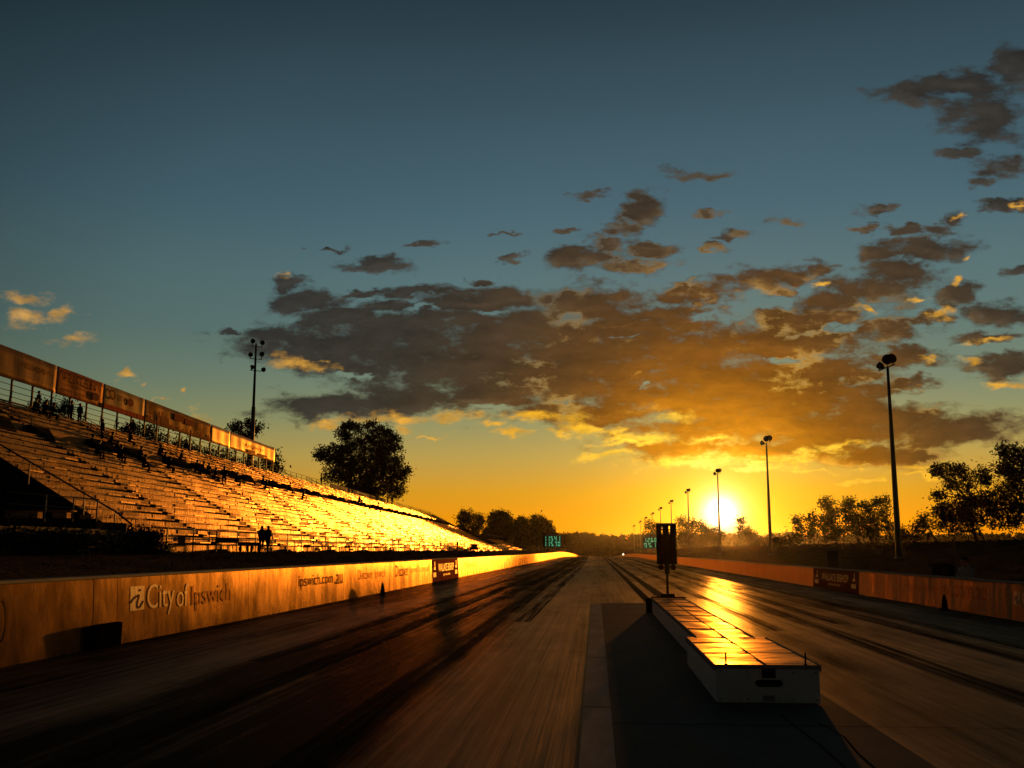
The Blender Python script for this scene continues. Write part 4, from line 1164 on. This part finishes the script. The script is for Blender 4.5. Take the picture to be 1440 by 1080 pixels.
person('stride', on_stand(305, 12.1/NR), -1.2, 'person striding along the benches in the middle of the grandstand', 'shirt_dark', SP, 1.05)
person('sit', seat_at(361, 14), .3, 'person in dark clothes sitting right of the striding person', 'shirt_dark', SP, 1.15)
person('sit', seat_at(366, 13), .3, 'person in dark clothes sitting one row below another, right of the striding person', 'shirt_dark', SP, 1.1)
person('stand', on_top(448), .3, 'person at the top railing left of the big gum tree', 'shirt_dark', SP, 1.1)
person('sit', seat_at(503, 16), .3, 'person sitting high in the far bright benches', 'shirt_dark', SP, 1.3)
person('sit', seat_at(530, 14), .3, 'person sitting lower in the far bright benches', 'shirt_dark', SP, 1.3)
person('stand', on_stand(545, .97), .3, 'person standing at the top of the far bright benches, left of a pair', 'shirt_dark', SP, 1.1)
person('stand', on_stand(551, .97), -.3, 'person standing at the top of the far bright benches, right of a pair', 'shirt_dark', SP, 1.1)
yb = lambda px, X: -X*F/(838-px)
person('walk', (-21.9, yb(364, -21.9), 1.40), 1.7, 'person in dark clothes walking by the fence, left of a couple', 'shirt_dark', 'people walking along the fence')
person('walk', (-21.5, yb(373, -21.5), 1.40), 1.5, 'person in dark clothes walking by the fence, right of a couple', 'shirt_dark', 'people walking along the fence')
person('stand', (-21.9, yb(645, -21.9), 1.38), 0, 'tiny figure standing at the far foot of the grandstand', 'shirt_dark', 'people walking along the fence')
# dark trolley beside the couple
tp = wthing('trolley', (-21.9, yb(346, -21.9), 1.4), 'dark low trolley on the grass left of the walking couple', 'trolley')
y0 = yb(336, -21.9); y1 = yb(357, -21.9)
m = MB(); m.box(-22.2, -21.6, y0, y1, 1.78, 2.02); m.box(-22.2, -22.15, y0, y0+.06, 2.02, 2.3); m.build('tray', M['black'], tp, bevel=.03)
for yy in (y0+.3, y1-.3):
    for xx in (-22.15, -21.68):
        m = MB(); m.lathe((xx, yy, 1.60), (1, 0, 0), [(0, .2), (.06, .2)], 14); m.build('wheel', M['rubbish'], tp)
# small vehicle at the far foot of the stand
cv = wthing('golf_cart', (-21.5, yb(668, -21.5), 1.4), 'small dark cart parked at the far foot of the grandstand', 'cart')
y0 = yb(668, -21.5); 
m = MB(); m.box(-22.1, -20.9, y0-1.1, y0+1.1, 1.62, 2.15); m.box(-22.0, -21.0, y0-.2, y0+1.0, 2.15, 2.6); m.build('body', M['black'], cv, bevel=.06)
m = MB(); m.box(-22.1, -20.9, y0-.9, y0+1.0, 3.25, 3.32); m.build('roof', M['black'], cv)
m = MB()
for xx in (-22.05, -20.95):
    for yy in (y0-.8, y0+.9): m.tube((xx, yy, 2.1), (xx, yy, 3.26), .03)
m.build('frame', M['black'], cv)
for xx in (-22.15, -20.95):
    for yy in (y0-.8, y0+.75):
        m = MB(); m.lathe((xx, yy, 1.66), (1, 0, 0), [(0, .26), (.12, .26)], 14); m.build('wheel', M['rubbish'], cv)
# person behind the right barrier
D = 25.5
person('sit', (10.15, 10.15*ray(1362, 800).y/ray(1362, 800).x, .06), -2.6, 'person in pale top crouching behind the right barrier', 'shirt_pale', None, 1.0)
vm = MB(); vm.lathe((0, 0, 0), (0, 0, 1), [(0, .3), (.5, .27), (.9, .3), (1.0, .31)], 14)
o = bpy.data.objects.new('bin_root', None)
bpy.data.objects.remove(o)
D = 33
b_ = thing('rubbish_bin', ((1302-838)*D/F, D, zg((1302-838)*D/F, D)), 'dark rubbish bin behind the right barrier', 'bin')
m = MB(); m.lathe((0, 0, 0), (0, 0, 1), [(0, .26), (.5, .29), (.95, .33)], 14); m.build('body', M['rubbish'], b_, smooth=True)
m = MB(); m.lathe((0, 0, .953), (0, 0, 1), [(0, .35), (.05, .35), (.12, .2)], 14); m.build('lid', M['rubbish'], b_)
D = 60
b2 = thing('utility_cabinet', ((1158-838)*D/F, D, zg((1158-838)*D/F, D)), 'dark upright cabinet on the right bank behind the maroon panel', 'cabinet')
m = MB(); m.box(-.25, .25, -.2, .2, -.1, 1.2); m.build('body', M['dark_board'], b2, bevel=.01)
m = MB(); m.box(-.22, .22, -.215, -.203, .1, 1.1); m.build('door', M['dark_board'], b2)

# ------------------------------------------------------------------ sky
w = bpy.data.worlds.new('World'); scene.world = w; w.use_nodes = True
nt = w.node_tree; N = nt.nodes; L = nt.links
bg = N['Background']
def nd(t, **k):
    n = N.new(t)
    for a, b in k.items(): setattr(n, a, b)
    return n
def lk(src, dst):
    if isinstance(src, (int, float)): dst.default_value = src
    elif isinstance(src, (tuple, Vector)): dst.default_value = tuple(src)
    else: L.new(src, dst)
def MA(op, a, b=None, c=None, clamp=False):
    n = nd('ShaderNodeMath', operation=op, use_clamp=clamp); lk(a, n.inputs[0])
    if b is not None: lk(b, n.inputs[1])
    if c is not None: lk(c, n.inputs[2])
    return n.outputs[0]
def VM(op, a, b=None, c=None, out=0, sc=None):
    n = nd('ShaderNodeVectorMath', operation=op); lk(a, n.inputs[0])
    if b is not None: lk(b, n.inputs[1])
    if c is not None: lk(c, n.inputs[2])
    if sc is not None: lk(sc, n.inputs['Scale'])
    return n.outputs[out]
def MIX(f, a, b, mode='MIX'):
    n = nd('ShaderNodeMix', data_type='RGBA', blend_type=mode); lk(f, n.inputs['Factor'])
    lk(a, n.inputs['A']); lk(b, n.inputs['B']); return n.outputs['Result']
def SM(x, a, b):
    n = nd('ShaderNodeMapRange', interpolation_type='SMOOTHSTEP'); lk(x, n.inputs[0]); n.inputs[1].default_value = a; n.inputs[2].default_value = b
    return n.outputs[0]
def RAMP(x, stops):
    r = nd('ShaderNodeValToRGB'); cr = r.color_ramp
    for i, (p, c) in enumerate(stops):
        e = cr.elements[i] if i < 2 else cr.elements.new(.5)
        e.position = p
        e.color = c
    L.new(x, r.inputs[0]); return r.outputs[0]
geo = nd('ShaderNodeTexCoord'); dirv = VM('NORMALIZE', geo.outputs['Generated'])
sx = nd('ShaderNodeSeparateXYZ'); L.new(dirv, sx.inputs[0])
el = sx.outputs[2]
cosS = VM('DOT_PRODUCT', dirv, SUN, out=1)
theta = MA('MULTIPLY', MA('ARCCOSINE', MA('MINIMUM', cosS, .9999999)), 180/pi)     # degrees from the sun
# clear sky by height
def S(px_y): return ray(420, px_y).z
stops = [(774, (232, 122, 0)), (735, (227, 138, 4)), (690, (207, 148, 34)), (640, (176, 152, 78)), (590, (138, 143, 100)), (540, (112, 131, 110)), (470, (92, 119, 114)), (390, (84, 113, 117)),
         (290, (71, 101, 113)), (190, (51, 77, 93)), (90, (37, 57, 74)), (0, (25, 41, 57)), (-200, (13, 24, 38))]
sky = RAMP(MA('MULTIPLY', MA('MAXIMUM', el, 0), 1.4), [(max(0, S(p)*1.4), lin(*c)) for p, c in stops])
# dimmer away from the sun
dim = RAMP(MA('DIVIDE', theta, 180), [(0, (1.0,)*3+(1,)), (20/180, (1.0,)*3+(1,)), (34/180, (.80,)*3+(1,)), (48/180, (.36,)*3+(1,)), (70/180, (.13,)*3+(1,)), (1, (.09,)*3+(1,))])
sky = MIX(1.0, sky, dim, 'MULTIPLY')
# Nishita share
nis = nd('ShaderNodeTexSky', sky_type='NISHITA'); nis.sun_disc = False
nis.sun_elevation = math.asin(SUN.z); nis.sun_rotation = atan2(SUN.x, SUN.y); nis.dust_density = 3
skyN = VM('SCALE', nis.outputs[0], sc=.0012)
sky = VM('ADD', sky, skyN)
# glow round the sun
def EXPF(x, s, a): return MA('MULTIPLY', MA('EXPONENT', MA('MULTIPLY', x, -1/s)), a)
th2 = MA('MULTIPLY', theta, theta)
g1 = MA('MULTIPLY', EXPF(theta, 11.0, .50), MA('EXPONENT', MA('MULTIPLY', MA('MAXIMUM', el, 0), -1/.075))); g2 = EXPF(theta, 2.8, .74); g3 = EXPF(th2, 2.2, .42); g4 = EXPF(th2, .6, 3.5)
glow = VM('ADD', VM('SCALE', (1, .41, .0), sc=g1), VM('SCALE', (1, .74, .01), sc=g2))
glow = VM('ADD', glow, VM('SCALE', (1, .92, .62), sc=g3)); glow = VM('ADD', glow, VM('SCALE', (1, .85, .55), sc=g4))
# clouds, in direction coordinates over the +Y axis
ySafe = MA('MAXIMUM', sx.outputs[1], .02)
cu = MA('DIVIDE', sx.outputs[0], ySafe); cv_ = MA('DIVIDE', sx.outputs[2], ySafe)
cmb = nd('ShaderNodeCombineXYZ'); L.new(cu, cmb.inputs[0]); L.new(cv_, cmb.inputs[1]); P0 = cmb.outputs[0]
CL = [(420,470,80,16),(520,500,140,30),(620,455,120,22),(760,520,180,50),(850,470,110,26),(880,440,70,14),(990,560,120,34),(1150,570,130,24),(1290,610,140,20),(1400,600,60,22),(700,560,130,20),(820,580,110,18),(980,632,110,17),(1110,632,130,18),(1230,640,110,16),(720,488,200,66),(560,475,190,44),(430,488,105,24),(900,515,190,66),(1060,545,160,62),(1000,598,140,34),(1170,590,140,46),(1320,602,130,26),(640,540,170,42),(480,572,105,20),(600,560,110,24),
      (700,425,140,20),(600,410,80,10),(840,425,80,24),(430,425,45,20),(404,396,22,14),(480,445,70,12),(540,432,60,10),(1060,490,120,26),(950,455,70,22),
      (815,362,55,15),(860,340,32,14),(905,288,32,22),(880,318,28,12),(905,375,45,12),(915,350,30,10),(978,246,48,8),(1000,301,20,6),(1025,333,28,7),(985,350,18,7),
      (970,413,36,14),(1012,405,44,17),(1062,396,48,17),(1108,385,42,15),(1142,378,30,10),(1050,472,70,18),(1110,455,66,20),(1170,433,62,23),(1225,407,58,25),(1272,384,52,24),(1310,350,60,15),(1245,352,36,13),(1240,462,60,22),(1170,482,75,18),
      (1350,412,34,20),(1400,440,50,20),(1310,447,40,9),(1385,476,48,8),(1400,515,62,16),(1270,500,50,14),(1180,525,80,16),(1280,535,50,9),(1220,555,80,18),
      (1390,165,60,34),(1285,133,56,18),(1360,118,60,18),(1405,235,45,15),(1345,212,38,10),(1432,90,36,36),(1378,256,22,8),(1240,296,30,8),(1108,314,22,8),(1415,288,28,7),(1346,306,18,12),(1277,326,26,8),(1210,323,16,6),(1330,325,22,8),
      (530,373,52,10),(595,345,20,4),(458,348,20,4),(710,330,22,3),(716,363,14,6),(790,322,20,4),(830,276,26,6),(672,396,22,6),(500,412,34,6),(320,470,22,6),(1437,385,24,8),(1100,410,14,8)]
HOLES = [(985,447,45,9),(1075,428,55,9),(1200,457,50,8),(1290,560,70,12),(880,470,35,5),(682,443,36,9),(590,434,42,5),(500,528,30,8),(905,536,14,6),(1110,505,38,8),(690,575,40,8)]
BR = [(30,418,46,11),(30,450,42,17),(98,441,22,13),(92,476,36,8),(180,527,17,5),(200,535,9,3),(285,580,18,7),(264,553,6,6),(223,562,16,3),
      (420,512,50,11),(455,505,12,5),(540,592,80,12),(470,590,50,8),(630,590,60,9),(690,600,40,7),(760,588,70,10),(830,600,60,9),(880,620,50,6),(620,612,20,3),(560,605,30,5),
      (1352,365,11,6),(1335,398,12,7),(1290,425,14,5),(1320,447,26,7),(1390,480,30,6),(1150,400,16,5),(1240,430,16,5),(1420,535,40,8),(1360,505,20,8),(1300,500,16,8),(1435,292,10,8),(1345,300,10,5),
      (404,388,16,8),(1060,652,90,8),(960,648,100,9),(900,612,60,10),(860,640,50,7),(940,585,40,8),(1110,640,70,8),(990,620,50,6),(1180,625,50,7),(800,612,40,7),(720,612,40,6),(1150,660,60,4),(1260,672,60,5),(1330,660,70,8)]
def ell(p, lst):
    r = None
    for (cx, cy, rx, ry) in lst:
        u0, v0 = uv_sky(cx, cy); u1, _ = uv_sky(cx+rx, cy); _, v1 = uv_sky(cx, cy-ry)
        iu, iv = 1/(u1-u0), 1/(v1-v0)
        d = VM('LENGTH', VM('MULTIPLY_ADD', p, (iu, iv, 0), (-u0*iu, -v0*iv, 0)), out=1)
        r = d if r is None else MA('MINIMUM', r, d)
    return r
def NOI(p, sc, det, ro, lac=2.0):
    n = nd('ShaderNodeTexNoise', noise_dimensions='2D'); L.new(VM('MULTIPLY', p, (sc[0], sc[1], 0)), n.inputs['Vector'])
    n.inputs['Scale'].default_value = 1; n.inputs['Detail'].default_value = det; n.inputs['Roughness'].default_value = ro; n.inputs['Lacunarity'].default_value = lac
    return n
def cloud_density(p, det=8):
    wn = NOI(p, (13, 22), 3, .55)
    off = VM('MULTIPLY', VM('SUBTRACT', wn.outputs['Color'], (.5, .5, .5)), (.040, .020, 0))
    wn2 = NOI(p, (38, 70), 3, .6)
    off = VM('ADD', off, VM('MULTIPLY', VM('SUBTRACT', wn2.outputs['Color'], (.5, .5, .5)), (.036, .020, 0)))
    q = VM('ADD', p, off)
    body = MA('SUBTRACT', 1.0, ell(q, CL))
    hole = MA('SUBTRACT', 1.0, ell(q, HOLES))
    body = MA('SUBTRACT', body, MA('MULTIPLY', MA('MAXIMUM', hole, 0), .95))
    body = MA('ADD', MA('MAXIMUM', MA('MINIMUM', body, .48), -1.2), .10)
    nz = NOI(p, (24, 52), det, .66).outputs[0]
    return MA('ADD', body, MA('MULTIPLY', MA('SUBTRACT', nz, .5), 1.95)), nz
dA, nzA = cloud_density(P0)
su, sv = SUN.x/SUN.y, SUN.z/SUN.y
tosun = VM('NORMALIZE', VM('SUBTRACT', (su, sv, 0), P0))
P1 = VM('ADD', P0, VM('MULTIPLY', tosun, (.016, .012, 0)))
dB, _ = cloud_density(P1, 5)
alpha = SM(dA, -.26, .52)
thick = SM(dA, .05, .95)
facing = SM(MA('SUBTRACT', dA, dB), .20, 1.3)
# body colour: grey far from the sun, brown then gold close to it
cc = RAMP(MA('DIVIDE', theta, 40), [(0, lin(255, 190, 20)), (3.2/40, lin(238, 150, 5)), (5.5/40, lin(184, 112, 6)), (8/40, lin(134, 80, 11)), (11/40, lin(96, 62, 24)), (15/40, lin(72, 54, 34)), (20/40, lin(56, 50, 42)), (28/40, lin(44, 49, 50)), (1, lin(34, 41, 46))])
body_v = MA('MULTIPLY_ADD', MA('SUBTRACT', NOI(P0, (8, 40), 5, .55).outputs[0], .5), .9, MA('MULTIPLY_ADD', MA('MAXIMUM', MA('MINIMUM', MA('SUBTRACT', dA, dB), .9), -.5), .4, .94))
cc = VM('SCALE', cc, sc=body_v)
thin = MIX(thick, VM('SCALE', cc, sc=1.03), cc)
edge = MA('MULTIPLY', MA('MULTIPLY', SM(dA, .0, .25), MA('SUBTRACT', 1.0, SM(dA, .25, .6))), SM(NOI(P0, (12, 20), 3, .5).outputs[0], .52, .64))
facing = MA('MULTIPLY', facing, MA('SUBTRACT', 1.0, SM(dA, .35, .85)))
litf = MA('MAXIMUM', MA('MULTIPLY', facing, .42), MA('MULTIPLY', edge, .32))
rimc = RAMP(MA('DIVIDE', theta, 40), [(0, (2.6, 1.9, .5, 1)), (4/40, (2.0, 1.2, .12, 1)), (8/40, (1.4, .74, .07, 1)), (12/40, (.85, .47, .10, 1)), (15/40, (.30, .20, .08, 1)), (19/40, (.085, .075, .06, 1)), (1, (.055, .058, .058, 1))])
ccol = MIX(litf, thin, rimc)
# thin cloudlets lit right through
wn = NOI(P0, (16, 26), 4, .6)
q = VM('ADD', P0, VM('MULTIPLY', VM('SUBTRACT', wn.outputs['Color'], (.5, .5, .5)), (.07, .035, 0)))
bd = MA('ADD', MA('SUBTRACT', 1.0, ell(q, BR)), MA('MULTIPLY', MA('SUBTRACT', NOI(P0, (30, 70), 6, .62).outputs[0], .5), 2.4))
balpha = MA('MULTIPLY', SM(bd, -.12, 1.15), .95)
bcol = RAMP(MA('DIVIDE', theta, 40), [(0, (2.4, 1.7, .4, 1)), (4/40, (1.5, .95, .08, 1)), (10/40, (1.0, .50, .02, 1)), (16/40, (.82, .40, .04, 1)), (25/40, (.60, .33, .07, 1)), (1, (.50, .27, .07, 1))])
bcol = VM('SCALE', bcol, sc=MA('MULTIPLY_ADD', MA('SUBTRACT', nzA, .5), 1.6, .9))
up_mask = SM(sx.outputs[1], .05, .3)
skyc = VM('ADD', sky, glow)
outc = MIX(MA('MULTIPLY', MA('MULTIPLY', alpha, .97), up_mask), skyc, VM('ADD', ccol, VM('SCALE', glow, sc=.04)))
outc = MIX(MA('MULTIPLY', balpha, up_mask), outc, bcol)
# below the horizon
outc = MIX(SM(el, -.03, -.002), (.02, .012, .004, 1), outc)
L.new(VM('SCALE', outc, sc=10.0), bg.inputs['Color']); bg.inputs['Strength'].default_value = .1
w.cycles.sampling_method = 'NONE'

# ------------------------------------------------------------------ haze: thin volume added for the sun's glow over the trees
hz = MB(); hz.box(-4200, 4200, -70, 6200, -12, 36)
hm = bpy.data.materials.new('glow_haze'); hm.use_nodes = True
hn = hm.node_tree; hn.nodes.remove(hn.nodes['Principled BSDF'])
pv = hn.nodes.new('ShaderNodeVolumePrincipled'); pv.inputs['Density'].default_value = 2.2e-5; pv.inputs['Anisotropy'].default_value = .92
pv.inputs['Color'].default_value = (.95, .88, .75, 1)
hn.links.new(pv.outputs[0], hn.nodes['Material Output'].inputs['Volume'])
tag(hz.build('haze', hm), 'thin haze added for the glow around the sun', 'haze', kind='stuff')

# ------------------------------------------------------------------ sun
sd = bpy.data.lights.new('sun', 'SUN'); sd.energy = 2.4; sd.angle = radians(.7); sd.color = (1, .37, .045)
so = bpy.data.objects.new('sun', sd); COL.objects.link(so); so.rotation_mode = 'QUATERNION'; so.rotation_quaternion = SUN.to_track_quat('Z', 'Y')

# ------------------------------------------------------------------ render settings
vs = scene.view_settings; vs.view_transform = 'Standard'; vs.look = 'None'; vs.exposure = 0; vs.gamma = 1
scene.render.engine = 'CYCLES'
scene.cycles.max_bounces = 5; scene.cycles.diffuse_bounces = 2; scene.cycles.glossy_bounces = 3; scene.cycles.transparent_max_bounces = 4
scene.cycles.use_denoising = True; scene.cycles.sample_clamp_indirect = 4
for o in bpy.data.objects:
    if '_w' in o: del o['_w']
